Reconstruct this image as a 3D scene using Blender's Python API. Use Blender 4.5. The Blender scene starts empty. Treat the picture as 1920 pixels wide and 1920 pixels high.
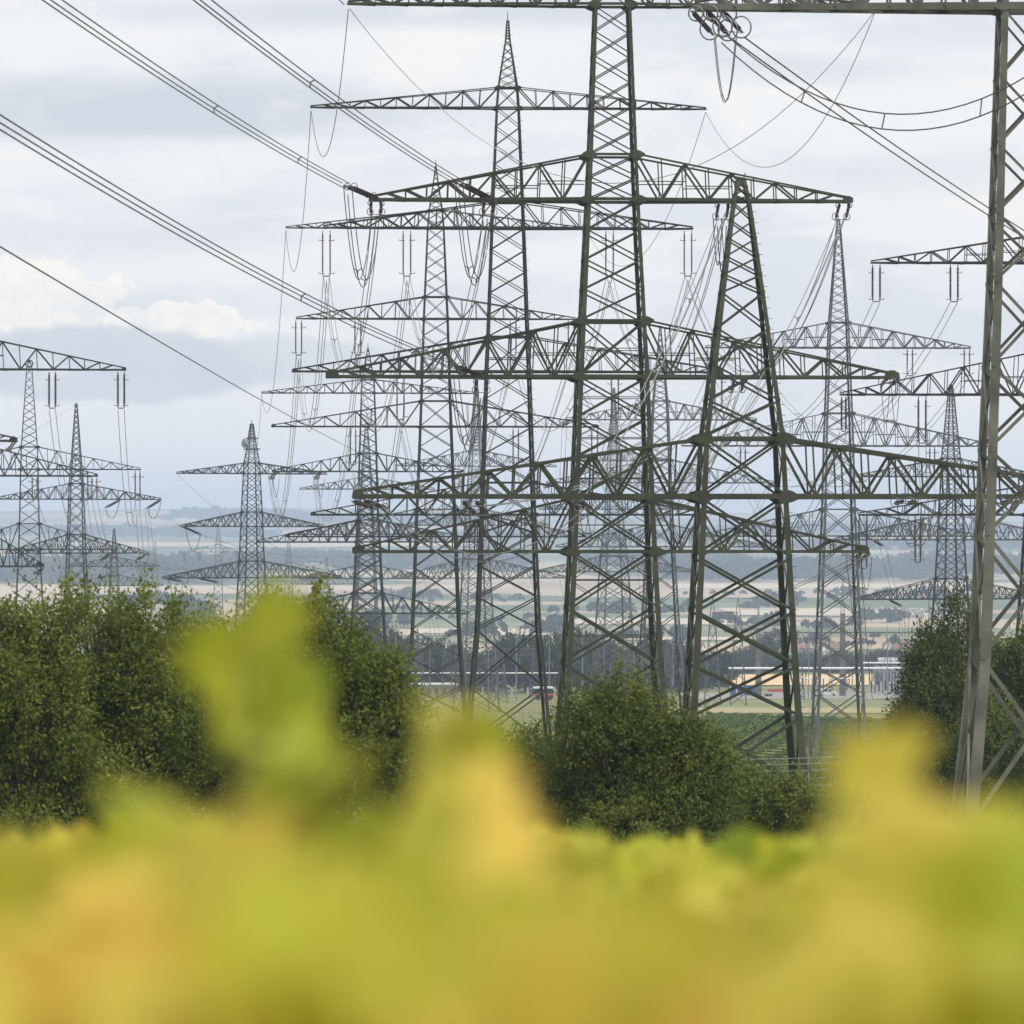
import bpy, math, random
import numpy as np
from mathutils import Vector, Matrix, noise as mnoise

random.seed(7)
rng = np.random.default_rng(11)
scene = bpy.context.scene
COL = scene.collection
F = 9134.0          # focal length in photo pixels (photo is 1920 wide)
Y0 = 1000.0         # eye level in photo rows
R = math.radians

def at(px, py, d):
    return Vector(((px - 960) * d / F, d, (Y0 - py) * d / F))

# ------------------------------------------------------------------ terrain
PROF_D = [-400, 0, 50, 100, 150, 200, 270, 330, 430, 500, 650, 800, 1000, 1230, 1500, 1760, 2500, 3500, 5000, 7000, 9000, 11000, 12800, 14000, 16000]
PROF_Z = [6, -1.8, -5.1, -8.2, -10.6, -12.6, -14.6, -16.6, -20.0, -22.0, -26.2, -30.4, -36.0, -41.2, -47.0, -51.0, -60, -63, -56, -38, -14, 16, 50, 62, 20]
def ground_z(x, d):
    z = float(np.interp(d, PROF_D, PROF_Z))
    if d > 5000:
        k = min(1.0, (d - 5000) / 5000)
        z += k * 26 * mnoise.noise(Vector((x / 2600.0, d / 3000.0, 3.3)))
        z += k * 9 * mnoise.noise(Vector((x / 700.0, d / 900.0, 8.3)))
        if d > 11000:
            z += min(1, (d - 11000) / 2000) * 20 * (math.exp(-((x + 700) / 650.0) ** 2) - 0.35)
    elif d > 1900:
        k = min(1.0, (d - 1900) / 2000)
        z += k * 5 * mnoise.noise(Vector((x / 900.0, d / 900.0, 1.3)))
    return z

# ------------------------------------------------------------------ materials
def new_mat(name):
    m = bpy.data.materials.new(name); m.use_nodes = True
    nt = m.node_tree
    b = nt.nodes.get('Principled BSDF')
    return m, nt, b

def link(nt, a, b): nt.links.new(a, b)

def steel(name, c, rough=0.6, metallic=0.0, var=0.45, scale=0.8):
    m, nt, b = new_mat(name)
    tc = nt.nodes.new('ShaderNodeTexCoord')
    n = nt.nodes.new('ShaderNodeTexNoise'); n.inputs['Scale'].default_value = scale; n.inputs['Detail'].default_value = 6
    link(nt, tc.outputs['Object'], n.inputs['Vector'])
    r = nt.nodes.new('ShaderNodeValToRGB')
    r.color_ramp.elements[0].position = 0.3; r.color_ramp.elements[1].position = 0.72
    r.color_ramp.elements[0].color = (c[0] * (1 - var), c[1] * (1 - var), c[2] * (1 - var), 1)
    r.color_ramp.elements[1].color = (c[0] * (1 + var), c[1] * (1 + var), c[2] * (1 + var), 1)
    link(nt, n.outputs['Fac'], r.inputs['Fac'])
    link(nt, r.outputs['Color'], b.inputs['Base Color'])
    b.inputs['Roughness'].default_value = rough
    b.inputs['Metallic'].default_value = metallic
    return m

def plain(name, c, rough=0.6, metallic=0.0):
    return steel(name, c, rough, metallic, 0.12, 2.0)

MAT = {}
MAT['olive'] = steel('olive_paint', (0.037, 0.043, 0.021))
MAT['olive_near'] = steel('weathered_olive_paint', (0.105, 0.108, 0.084))
MAT['olive_dark'] = steel('dark_green_paint', (0.021, 0.025, 0.017))
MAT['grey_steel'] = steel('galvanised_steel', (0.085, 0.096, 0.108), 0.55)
MAT['dark_steel'] = steel('dark_steel', (0.021, 0.024, 0.026))
MAT['teal_steel'] = steel('dark_teal_paint', (0.012, 0.020, 0.024))
MAT['wire'] = plain('aluminium_wire', (0.20, 0.20, 0.20), 0.45, 0.3)
MAT['wire_dark'] = plain('weathered_wire', (0.05, 0.05, 0.052), 0.6)
MAT['porcelain'] = plain('brown_porcelain', (0.035, 0.022, 0.022), 0.3)
MAT['fitting'] = plain('galvanised_fitting', (0.16, 0.16, 0.17), 0.5, 0.2)
MAT['concrete'] = steel('concrete', (0.13, 0.12, 0.11), 0.9)
MAT['white'] = plain('white_paint', (0.75, 0.76, 0.77), 0.4)
MAT['lightgrey'] = plain('light_grey_metal', (0.42, 0.44, 0.47), 0.5)
MAT['midgrey'] = plain('mid_grey_metal', (0.2, 0.21, 0.23), 0.5)
MAT['black'] = plain('black_rubber', (0.02, 0.02, 0.022), 0.7)
MAT['glass'] = plain('dark_glass', (0.03, 0.035, 0.045), 0.1)
MAT['blue'] = plain('blue_container_paint', (0.035, 0.09, 0.32), 0.5)
MAT['red'] = plain('red_paint', (0.42, 0.06, 0.04), 0.5)
MAT['rooftile'] = steel('red_roof_tile', (0.21, 0.105, 0.08), 0.85)
MAT['slate'] = steel('slate_roof', (0.22, 0.20, 0.21), 0.8)
MAT['render'] = steel('pale_house_render', (0.62, 0.60, 0.56), 0.9, 0, 0.1)
MAT['dish'] = plain('grey_dish_paint', (0.28, 0.31, 0.36), 0.5)
MAT['bark'] = steel('bark', (0.09, 0.07, 0.05), 0.95, 0, 0.4, 3.0)

def leaf_mat(name, ramp, trans=0.4, rough=0.6, scale=1.0, gloss=0.12):
    """leaf colour from the per-leaf 'tint' attribute"""
    m = bpy.data.materials.new(name); m.use_nodes = True
    nt = m.node_tree; nt.nodes.clear()
    out = nt.nodes.new('ShaderNodeOutputMaterial')
    a = nt.nodes.new('ShaderNodeAttribute'); a.attribute_name = 'tint'
    r = nt.nodes.new('ShaderNodeValToRGB')
    els = r.color_ramp.elements
    while len(els) < len(ramp): els.new(0.5)
    for e, (p, c) in zip(els, ramp):
        e.position = p; e.color = (*c, 1)
    link(nt, a.outputs['Fac'], r.inputs['Fac'])
    b = nt.nodes.new('ShaderNodeBsdfPrincipled'); b.inputs['Roughness'].default_value = rough
    b.inputs['Specular IOR Level'].default_value = gloss
    t = nt.nodes.new('ShaderNodeBsdfTranslucent')
    mix = nt.nodes.new('ShaderNodeMixShader'); mix.inputs[0].default_value = trans
    link(nt, r.outputs['Color'], b.inputs['Base Color']); link(nt, r.outputs['Color'], t.inputs['Color'])
    link(nt, b.outputs[0], mix.inputs[1]); link(nt, t.outputs[0], mix.inputs[2])
    link(nt, mix.outputs[0], out.inputs[0])
    return m

MAT['leaf_tree'] = leaf_mat('tree_leaves', [(0, (0.058, 0.088, 0.015)), (0.5, (0.138, 0.175, 0.031)), (0.85, (0.245, 0.27, 0.06)), (1, (0.29, 0.28, 0.11))], 0.35, 0.6, gloss=0.12)
MAT['leaf_bush'] = leaf_mat('bush_leaves', [(0, (0.045, 0.07, 0.015)), (0.5, (0.095, 0.13, 0.028)), (0.85, (0.16, 0.19, 0.042)), (1, (0.22, 0.24, 0.07))], 0.3, 0.55)
MAT['leaf_conifer'] = leaf_mat('dark_needles', [(0, (0.038, 0.062, 0.013)), (0.6, (0.108, 0.142, 0.029)), (1, (0.24, 0.26, 0.065))], 0.25, 0.6)
MAT['leaf_far'] = leaf_mat('distant_leaves', [(0, (0.02, 0.035, 0.014)), (0.6, (0.04, 0.06, 0.02)), (1, (0.08, 0.10, 0.035))], 0.2, 0.7)
MAT['leaf_vine'] = leaf_mat('vine_leaves', [(0, (0.25, 0.32, 0.025)), (0.25, (0.47, 0.49, 0.042)), (0.5, (0.64, 0.565, 0.09)), (0.8, (0.74, 0.535, 0.10)), (1, (0.73, 0.47, 0.10))], 0.5, 0.6, gloss=0.3)
MAT['leaf_row'] = leaf_mat('vine_row_leaves', [(0, (0.055, 0.10, 0.022)), (0.6, (0.12, 0.185, 0.04)), (1, (0.20, 0.26, 0.075))], 0.3, 0.6)

# ------------------------------------------------------------------ mesh builder
class MB:
    def __init__(s): s.v = []; s.f = []
    def hexa(s, c):
        b = len(s.v); s.v += c
        for q in ((0, 3, 2, 1), (4, 5, 6, 7), (0, 1, 5, 4), (1, 2, 6, 5), (2, 3, 7, 6), (3, 0, 4, 7)):
            s.f.append(tuple(b + i for i in q))
    def bar(s, p, q, w, h=None, up=None, w2=None):
        """box bar from p to q; w across, h along 'up'"""
        p = Vector(p); q = Vector(q); d = q - p
        if d.length < 1e-6: return
        d.normalize(); h = w if h is None else h; w2 = w if w2 is None else w2
        up = Vector((0, 0, 1)) if up is None else Vector(up)
        if abs(d.dot(up.normalized())) > 0.98: up = Vector((0, 1, 0)) if abs(d.y) < 0.9 else Vector((1, 0, 0))
        x = d.cross(up).normalized(); y = x.cross(d).normalized()
        k = w2 / w
        a, b_ = x * (w / 2), y * (h / 2)
        s.hexa([p - a - b_, p + a - b_, p + a + b_, p - a + b_,
                q - a * k - b_ * k, q + a * k - b_ * k, q + a * k + b_ * k, q - a * k + b_ * k])
    def slab(s, p, q, u0, u1, v0, v1, u, v, k=1.0):
        s.hexa([p + u * a + v * b for a, b in ((u0, v0), (u1, v0), (u1, v1), (u0, v1))] +
               [q + u * a * k + v * b * k for a, b in ((u0, v0), (u1, v0), (u1, v1), (u0, v1))])
    def angle(s, p, q, u, v, a, t, a2=None):
        """L section: corner line p-q, flanges along u and v"""
        p = Vector(p); q = Vector(q); u = Vector(u); v = Vector(v); k = (a2 or a) / a
        s.slab(p, q, 0, a, 0, t, u, v, k)
        s.slab(p, q, 0, t, t, a, u, v, k)
    def tube(s, pts, r, n=5, r2=None, cap=True):
        pts = [Vector(p) for p in pts]; b = len(s.v); m = len(pts)
        for i, p in enumerate(pts):
            d = (pts[min(i + 1, m - 1)] - pts[max(i - 1, 0)])
            if d.length < 1e-9: d = Vector((0, 0, 1))
            d.normalize()
            ref = Vector((0, 0, 1)) if abs(d.z) < 0.95 else Vector((0, 1, 0))
            x = d.cross(ref).normalized(); y = d.cross(x)
            rr = r if r2 is None else r + (r2 - r) * i / max(1, m - 1)
            for k in range(n):
                a = 2 * math.pi * k / n
                s.v.append(p + x * (rr * math.cos(a)) + y * (rr * math.sin(a)))
        for i in range(m - 1):
            for k in range(n):
                k2 = (k + 1) % n
                s.f.append((b + i * n + k, b + i * n + k2, b + (i + 1) * n + k2, b + (i + 1) * n + k))
        if cap:
            s.f.append(tuple(b + k for k in range(n))[::-1]); s.f.append(tuple(b + (m - 1) * n + k for k in range(n)))
    def ring(s, c, nrm, rad, r, n=16, m=5):
        c = Vector(c); nrm = Vector(nrm).normalized()
        ref = Vector((0, 0, 1)) if abs(nrm.z) < 0.9 else Vector((1, 0, 0))
        x = nrm.cross(ref).normalized(); y = nrm.cross(x); b = len(s.v)
        for i in range(n):
            a = 2 * math.pi * i / n; e = x * math.cos(a) + y * math.sin(a)
            for k in range(m):
                t = 2 * math.pi * k / m
                s.v.append(c + e * (rad + r * math.cos(t)) + nrm * (r * math.sin(t)))
        for i in range(n):
            for k in range(m):
                i2 = (i + 1) % n; k2 = (k + 1) % m
                s.f.append((b + i * m + k, b + i2 * m + k, b + i2 * m + k2, b + i * m + k2))
    def lathe(s, p, q, prof, n=8):
        """prof: list of (t along 0..1, radius)"""
        p = Vector(p); q = Vector(q); d = (q - p); L = d.length; d.normalize()
        ref = Vector((0, 0, 1)) if abs(d.z) < 0.95 else Vector((0, 1, 0))
        x = d.cross(ref).normalized(); y = d.cross(x); b = len(s.v)
        for t, r in prof:
            for k in range(n):
                a = 2 * math.pi * k / n
                s.v.append(p + d * (L * t) + x * (r * math.cos(a)) + y * (r * math.sin(a)))
        for i in range(len(prof) - 1):
            for k in range(n):
                k2 = (k + 1) % n
                s.f.append((b + i * n + k, b + i * n + k2, b + (i + 1) * n + k2, b + (i + 1) * n + k))
        s.f.append(tuple(b + k for k in range(n))[::-1]); s.f.append(tuple(b + (len(prof) - 1) * n + k for k in range(n)))
    def box(s, c, sx, sy, sz, rot=0.0):
        c = Vector(c); ca, sa = math.cos(rot), math.sin(rot)
        def pt(x, y, z): return c + Vector((x * ca - y * sa, x * sa + y * ca, z))
        x, y, z = sx / 2, sy / 2, sz / 2
        s.hexa([pt(-x, -y, -z), pt(x, -y, -z), pt(x, y, -z), pt(-x, y, -z), pt(-x, -y, z), pt(x, -y, z), pt(x, y, z), pt(-x, y, z)])
    def prism(s, poly, ext):
        """poly: list of points (planar), ext: extrusion vector"""
        b = len(s.v); n = len(poly); ext = Vector(ext)
        s.v += [Vector(p) for p in poly] + [Vector(p) + ext for p in poly]
        s.f.append(tuple(b + i for i in range(n))[::-1]); s.f.append(tuple(b + n + i for i in range(n)))
        for i in range(n):
            j = (i + 1) % n; s.f.append((b + i, b + j, b + n + j, b + n + i))
    def build(s, name, mat, parent=None, org=None, smooth=False):
        org = Vector((0, 0, 0)) if org is None else Vector(org)
        me = bpy.data.meshes.new(name)
        me.from_pydata([tuple(v - org) for v in s.v], [], s.f)
        me.materials.append(MAT[mat] if isinstance(mat, str) else mat)
        if smooth:
            me.polygons.foreach_set('use_smooth', [True] * len(me.polygons))
        me.update()
        o = bpy.data.objects.new(name, me); COL.objects.link(o)
        if parent is not None: o.parent = parent
        else: o.location = org
        return o

def tag(o, label=None, cat=None, group=None, kind=None):
    if label: o['label'] = label
    if cat: o['category'] = cat
    if group: o['group'] = group
    if kind: o['kind'] = kind
    return o

def empty(name, loc):
    o = bpy.data.objects.new(name, None); COL.objects.link(o); o.location = loc
    o.empty_display_size = 0.1
    return o

# ------------------------------------------------------------------ lattice pylons
class Pylon: pass
PY = {}

def pylon(key, label, cx, d, prof, arms, yaw=7.5, mat='olive', leg=10, dia=5, chord=9, kpan=0.6, spike=0, sub=None, bolts=False, angle=True, gus=0, base=None, group='lattice pylons of the power lines', double=False):
    """prof: [(row, half width px)] top to bottom; arms: [(row_bottom, row_top, left tip px, right tip px, npanels)] in photo pixels at distance d"""
    P = Pylon(); PY[key] = P
    m = d / F; ya = R(yaw)
    C = at(cx, Y0, d); P.C = C; P.m = m; P.d = d; P.cx = cx; P.ya = ya
    X = Vector((math.cos(ya), math.sin(ya), 0)); Yv = Vector((-math.sin(ya), math.cos(ya), 0)); Z = Vector((0, 0, 1))
    P.X = X; P.Y = Yv
    sil = math.cos(ya) + math.sin(ya)
    def sil_ok(sx, fy): return fy < 0
    gz = ground_z(C.x, d) - 0.15
    org = Vector((C.x, C.y, gz))
    zt = [(Y0 - y) * m for y, _ in prof]; hw = [w * m / sil for _, w in prof]
    # continue to the ground
    if zt[-1] > gz:
        sl = (hw[-1] - hw[-2]) / max(1e-6, zt[-2] - zt[-1])
        hw.append(hw[-1] + sl * (zt[-1] - gz)); zt.append(gz)
    zz = np.array(zt[::-1]); hh = np.array(hw[::-1])
    def H(z): return float(np.interp(z, zz, hh))
    P.H = H
    def W(x, y, z): return C + X * x + Yv * y + Z * z
    def corner(sx, sy, z): h = H(z); return W(sx * h, sy * h, z)
    root = empty('lattice_pylon', org)
    tag(root, label, 'pylon', group); P.root = root
    top = zt[0]; bot = gz
    def size(z): return (0.42 + 0.58 * (top - z) / (top - bot))
    zlev = sorted(set(zt), reverse=True)
    # legs
    for sx in (-1, 1):
        for sy in (-1, 1):
            b = MB()
            for z0, z1 in zip(zlev[:-1], zlev[1:]):
                a0 = leg * m * size(z0); a1 = leg * m * size(z1)
                p, q = corner(sx, sy, z1), corner(sx, sy, z0)
                if angle: b.angle(p, q, X * -sx, Yv * -sy, a1, a1 * 0.16, a0)
                else: b.bar(p, q, a1, a1, Yv, a0)
            if bolts and sy < 0:
                z = top - 1.0
                while z > bot + 3:
                    p = corner(sx, sy, z); b.bar(p, p + X * sx * 0.17, 0.022, None, Z); z -= 0.55 * d / 250
            lo = b.build('leg', mat, root, org)
    # bracing panels
    keys = {top, bot}
    for (yb, yt, *_r) in arms: keys.add((Y0 - yb) * m); keys.add((Y0 - yt) * m)
    for y, w in prof: keys.add((Y0 - y) * m)
    keys = [k for k in sorted(keys, reverse=True) if bot - 1e-6 <= k <= top + 1e-6]
    armz = set()
    for (yb, yt, *_r) in arms: armz.add((Y0 - yb) * m); armz.add((Y0 - yt) * m)
    b = MB(); nd = []
    for k0, k1 in zip(keys[:-1], keys[1:]):
        if k0 - k1 < 0.15: continue
        hm = H((k0 + k1) / 2) * 2
        n = max(1, int(round((k0 - k1) / (kpan * max(hm, 0.6 * m * 10)))))
        for i in range(n):
            z0 = k0 + (k1 - k0) * i / n; z1 = k0 + (k1 - k0) * (i + 1) / n
            t = dia * m * size(z1); nd.append((z0, z1))
            for fx, fy in ((0, -1), (0, 1), (-1, 0), (1, 0)):
                nrm = X * fx + Yv * fy
                if fx == 0: c = [corner(-1, fy, z0), corner(1, fy, z0), corner(1, fy, z1), corner(-1, fy, z1)]
                else: c = [corner(fx, -1, z0), corner(fx, 1, z0), corner(fx, 1, z1), corner(fx, -1, z1)]
                o1 = nrm * (-t * 0.10); o2 = nrm * (-t * 0.42)
                if angle:
                    for (pp, qq, oo) in ((c[3], c[1], o1), (c[0], c[2], o2)):
                        dd = (qq - pp).normalized(); up = nrm.cross(dd)
                        b.slab(pp + oo, qq + oo, -t / 2, t / 2, -t * 0.08, t * 0.08, up, nrm)
                        b.slab(pp + oo, qq + oo, t / 2 - t * 0.16, t / 2, -t * 0.55, -t * 0.081, up, nrm)
                else:
                    b.bar(c[3] + o1, c[1] + o1, t, t * 0.35, nrm); b.bar(c[0] + o2, c[2] + o2, t, t * 0.35, nrm)
                if sub and z1 < sub * m and (z0 - z1) > 1.2:
                    zm = (z0 + z1) / 2
                    if fx == 0: l, r_ = corner(-1, fy, zm), corner(1, fy, zm)
                    else: l, r_ = corner(fx, -1, zm), corner(fx, 1, zm)
                    oo = nrm * (-t * 0.8)
                    b.bar(l + oo, r_ + oo, t * 0.5, t * 0.3, nrm)
                    mid = (l + r_) / 2
                    for e, cc in ((l, c[0]), (r_, c[1])):
                        b.bar((mid + cc) / 2 + oo * 1.3, e + oo * 1.3, t * 0.38, t * 0.25, nrm)
                    for e, cc in ((l, c[3]), (r_, c[2])):
                        b.bar((mid + cc) / 2 + oo * 1.3, e + oo * 1.3, t * 0.38, t * 0.25, nrm)
    for z in keys[:-1]:
        if z in armz or z == top:
            t = dia * m * 1.1
            for fx, fy in ((0, -1), (0, 1), (-1, 0), (1, 0)):
                nrm = X * fx + Yv * fy
                if fx == 0: p, q = corner(-1, fy, z), corner(1, fy, z)
                else: p, q = corner(fx, -1, z), corner(fx, 1, z)
                b.bar(p - nrm * t * 0.85, q - nrm * t * 0.85, t, t * 0.4, nrm)
    if gus:
        g = b
        for z in sorted(armz):
            s = gus * m * (0.6 + 0.4 * size(z))
            if z > top: continue
            for sx in (-1, 1):
                for fy in (-1, 1):
                    c = corner(sx, fy, z) + Yv * (fy * 0.012 * leg * m)
                    poly = [c + X * (s * a) + Z * (s * bb) for a, bb in ((-0.9 * sx, -0.25), (-0.55 * sx, 0.35), (-0.1 * sx, 0.55), (0.4 * sx, 0.4), (0.95 * sx, 0.08), (0.95 * sx, -0.22), (0.3 * sx, -0.5), (-0.3 * sx, -0.6))]
                    gg = MB() if d < 500 and sil_ok(sx, fy) else g
                    gg.prism(poly, Yv * (fy * 0.10 * s))
                    if gg is not g: gg.build('gusset_plate', mat, root, org)
        for i, (z0, z1) in enumerate(nd):
            s = gus * m * 0.5 * size(z1)
            if any(abs(z1 - a) < 0.5 * s for a in armz): continue
            for sx in (-1, 1):
                for fy in (-1, 1):
                    c = corner(sx, fy, z1) + Yv * (fy * 0.010 * leg * m)
                    poly = [c + X * (s * a) + Z * (s * bb) for a, bb in ((0.05 * sx, -0.7), (-0.85 * sx, -0.3), (-0.85 * sx, 0.3), (0.05 * sx, 0.7))]
                    g.prism(poly, Yv * (fy * 0.10 * s))
    if spike:
        lr = MB(); p = W(0, 0, top - 0.1); lr.tube([p, p + Z * (spike * m)], 1.1 * m, 5, 0.5 * m)
        lr.build('lightning_rod', mat, root, org)
    # arms
    P.arms = []
    for arm in arms:
        yb, yt, xl, xr, npn = arm[:5]
        opt = arm[5] if len(arm) > 5 else {}
        zb, za = (Y0 - yb) * m, (Y0 - yt) * m
        hb, ht = H(min(zb, top)), H(min(za, top))
        aobj = None
        for side, tipx in ((-1, xl), (1, xr)):
            if tipx is None: continue
            # local length for the tip pixel
            tpx = (tipx - 960) / F
            L = (tpx * C.y - C.x) / (X.x - tpx * X.y)
            L = abs(L)
            ch = chord * m * opt.get('k', 1.0); tw = max(0.25 * hb, ch * 0.6)
            th = ch * 0.9
            ob = MB(); ow = MB()
            def pb(t, fy): # bottom chord point, t 0 at tower 1 at tip
                return W(side * (hb + (L - hb) * t), fy * (hb + (tw - hb) * t), zb)
            def ptp(t, fy):
                return W(side * (ht + (L - ht) * t), fy * (ht + (tw - ht) * t), za + (zb + th - za) * t)
            for fy in (-1, 1):
                nrm = Yv * fy
                # channel section of the bottom chord: web plus two flanges
                p, q = pb(0, fy), pb(1, fy)
                ob.slab(p, q, -ch / 2, ch / 2, -ch * 0.10, 0, Z, nrm, 0.8)
                ob.slab(p, q, ch / 2 - ch * 0.14, ch / 2, -ch * 0.6, -ch * 0.101, Z, nrm, 0.8)
                ob.slab(p, q, -ch / 2, -ch / 2 + ch * 0.14, -ch * 0.6, -ch * 0.101, Z, nrm, 0.8)
                p, q = ptp(0, fy), ptp(1, fy)
                dd = (q - p).normalized(); up = nrm.cross(dd)
                c2 = ch * 0.62
                ob.slab(p, q, -c2 / 2, c2 / 2, -c2 * 0.12, 0, up, nrm, 0.85)
                ob.slab(p, q, c2 / 2 - c2 * 0.16, c2 / 2, -c2 * 0.7, -c2 * 0.121, up, nrm, 0.85)
            # web: Warren with posts
            w = dia * m * 0.85 * opt.get('wk', 1.0)
            ts = [1 - (1 - i / npn) ** 1.12 for i in range(npn + 1)]
            for fy in (-1, 1):
                nrm = Yv * fy; oo = nrm * (-ch * 0.25); o2 = nrm * (-ch * 0.25 - w * 0.42)
                for i in range(npn):
                    t0, t1 = ts[i], ts[i + 1]
                    tm = (t0 + t1) / 2
                    a0, a1 = ptp(t0, fy), ptp(t1, fy)
                    if i == npn - 1:
                        ow.bar(pb(t0, fy) + oo, ptp(tm, fy) + oo, w, w * 0.35, nrm); continue
                    # down from top node to mid bottom, up to next top
                    ow.bar(a0 + oo, pb(tm, fy) + oo, w, w * 0.35, nrm)
                    ow.bar(pb(tm, fy) + o2, a1 + o2, w, w * 0.35, nrm)
                    ow.bar(pb(tm, fy) + o2 * 1.5, ptp(tm, fy) + o2 * 1.5, w * 0.6, w * 0.35, nrm)
                    ow.bar(pb(t1, fy) + o2 * 1.5, ptp(t1, fy) + o2 * 1.5, w * 0.6, w * 0.35, nrm)
                    if i < opt.get('mid', 0):
                        p1 = pb(t0, fy); p2 = pb(t1, fy); zf = (ptp(t1, fy).z - zb) * 0.5
                        ow.bar(p1 + Z * zf + oo * 2, p2 + Z * zf + oo * 2, w * 0.5, w * 0.3, nrm)
            for i in range(npn):
                t0, t1 = ts[i], ts[i + 1]
                ow.bar(pb(t0, -1) + Z * 0.02, pb(t1, 1) + Z * 0.02, w * 0.8, w * 0.4)
                ow.bar(pb(t1, -1) - Z * 0.02 - Z * w * 0.45, pb(t0, 1) - Z * 0.02 - Z * w * 0.45, w * 0.8, w * 0.4)
                ow.bar(pb(t1, -1), pb(t1, 1), w * 0.8, w * 0.4)
                if i: ow.bar(ptp(t0, -1), ptp(t0, 1), w * 0.7, w * 0.4)
            if opt.get('tip', 0):
                s = opt['tip'] * m
                c = pb(1, 0); 
                for fy in (-1, 1):
                    c = pb(1, fy) + Yv * (fy * 0.02 * ch)
                    poly = [c + X * (-side * s * 1.9) + Z * (-ch * 0.5), c + X * (side * s * 0.1) + Z * (-ch * 0.5), c + X * (side * s * 0.1) + Z * (s * 0.55), c + X * (-side * s * 0.6) + Z * (s * 0.95), c + X * (-side * s * 1.3) + Z * (s * 0.95)]
                    ob.prism(poly, Yv * (fy * 0.05 * s))
            a = ob.build('crossarm', mat, root, org)
            ow.build('arm_bracing', mat, a, org)
            P.arms.append(a)
        # chord running through the tower body
        tb = b; ch = chord * m * opt.get('k', 1.0)
        for fy in (-1, 1):
            tb.bar(W(-hb, fy * (hb + ch * 0.06), zb), W(hb, fy * (hb + ch * 0.06), zb), ch * 0.12, ch * 0.96, Z)
    b.build('bracing', mat, root, org)
    def on(px, py, off=0.0):
        """point on the arm plane of this pylon for a photo pixel"""
        tpx = (px - 960) / F
        L = (tpx * C.y - C.x) / (X.x - tpx * X.y)
        p = C + X * L + Yv * off
        return Vector((p.x, p.y, (Y0 - py) * p.y / F))
    P.on = on
    return P

T = dict(tip=16)
pylon('A', 'weathered olive pylon cut off by the right edge, nearest of all pylons', 1926, 200,
      [(-330, 34), (20, 54), (530, 71), (1000, 91), (1230, 101), (1550, 134)],
      [(16, -95, 1303, 2550, 6, dict(k=1.0))], mat='olive_near', leg=21, dia=8.2, chord=14, kpan=0.98, gus=19.5, yaw=1.5, bolts=False)
pylon('B', 'olive pylon with a small capped top and one very wide arm', 1390, 226,
      [(338, 9), (380, 18), (550, 42), (820, 78), (935, 84), (1045, 90), (1245, 102), (1340, 108), (1480, 122)],
      [(931, 823, 662, 2122, 7, dict(tip=13, k=1.0))], mat='olive', leg=14, dia=6.2, chord=10, kpan=0.62, gus=25.5, yaw=2.5, bolts=True)
pylon('C', 'tall central olive pylon with four stacked arms, top arm at picture edge', 1147, 270,
      [(-190, 10), (15, 36), (290, 47), (377, 51), (600, 63), (708, 69), (1035, 83), (1245, 95), (1480, 116)],
      [(10, -40, 652, 1640, 7, dict(k=0.8)), (376, 292, 693, 1597, 5, dict(tip=10, mid=2)), (707, 603, 612, 1683, 6, dict(tip=14, mid=2)), (1034, 935, 662, 1626, 5, dict(tip=13))],
      mat='olive', leg=10.8, dia=4.4, chord=6.3, kpan=0.57, gus=18, sub=300, yaw=3.2, bolts=False)
pylon('D', 'dark green pylon with a needle tip left of the tall central pylon', 952, 340,
      [(40, 3), (75, 5.5), (165, 20), (203, 23), (428, 33), (632, 41), (697, 44), (1000, 55), (1180, 63), (1400, 84)],
      [(203, 165, 582, 1324, 6, dict(k=0.8)), (428, 380, 606, 1299, 5), (697, 632, 548, 1355, 6, dict(tip=6)), (965, 905, 583, 1322, 5, dict(tip=6))],
      mat='olive_dark', leg=6, dia=2.7, chord=3.8, kpan=0.63, spike=22, gus=8.25, yaw=3, bolts=True)
pylon('E', 'dark green spired pylon third along the receding left line', 817, 448,
      [(312, 2), (330, 4), (395, 14), (428, 17), (557, 23), (600, 25), (752, 30), (800, 32), (1006, 41), (1180, 48), (1340, 60)],
      [(428, 395, 536, 1100, 6, dict(k=0.8)), (598, 557, 555, 1079, 5), (800, 752, 509, 1122, 5, dict(tip=5)), (1006, 955, 536, 1098, 5, dict(tip=5))],
      mat='olive_dark', leg=4.6, dia=2.1, chord=2.9, kpan=0.62, spike=14, gus=6, yaw=3.2)
pylon('F', 'greyish four armed pylon rising behind the leafy bush left of centre', 690, 646,
      [(655, 2), (712, 13), (737, 14), (850, 18), (885, 19), (975, 22), (1016, 25), (1112, 30), (1150, 33), (1300, 43)],
      [(737, 712, 490, 890, 6, dict(k=0.8)), (884, 850, 510, 869, 5, dict(tip=4)), (1016, 975, 480, 905, 6), (1150, 1112, 505, 880, 5)],
      mat='dark_steel', leg=4, dia=2.1, chord=2.6, kpan=0.62, spike=12, gus=5.25, yaw=4)
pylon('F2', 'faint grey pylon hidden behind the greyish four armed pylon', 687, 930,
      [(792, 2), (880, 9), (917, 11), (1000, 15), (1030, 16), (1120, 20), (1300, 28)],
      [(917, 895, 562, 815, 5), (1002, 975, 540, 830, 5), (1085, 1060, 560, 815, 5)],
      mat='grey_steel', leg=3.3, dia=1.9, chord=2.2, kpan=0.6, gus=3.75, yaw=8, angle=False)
pylon('G', 'dark teal pylon carrying a round dish, alone left of centre', 472, 820,
      [(795, 3), (822, 7), (842, 10), (868, 15), (888, 16), (960, 20), (987, 21), (1052, 24), (1083, 26), (1250, 35)],
      [(888, 868, 331, 612, 6), (987, 960, 338, 607, 6), (1083, 1052, 305, 640, 6)],
      mat='teal_steel', leg=3.3, dia=2, chord=2.4, kpan=0.75, spike=9, gus=3.75, yaw=24, angle=False)
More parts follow.
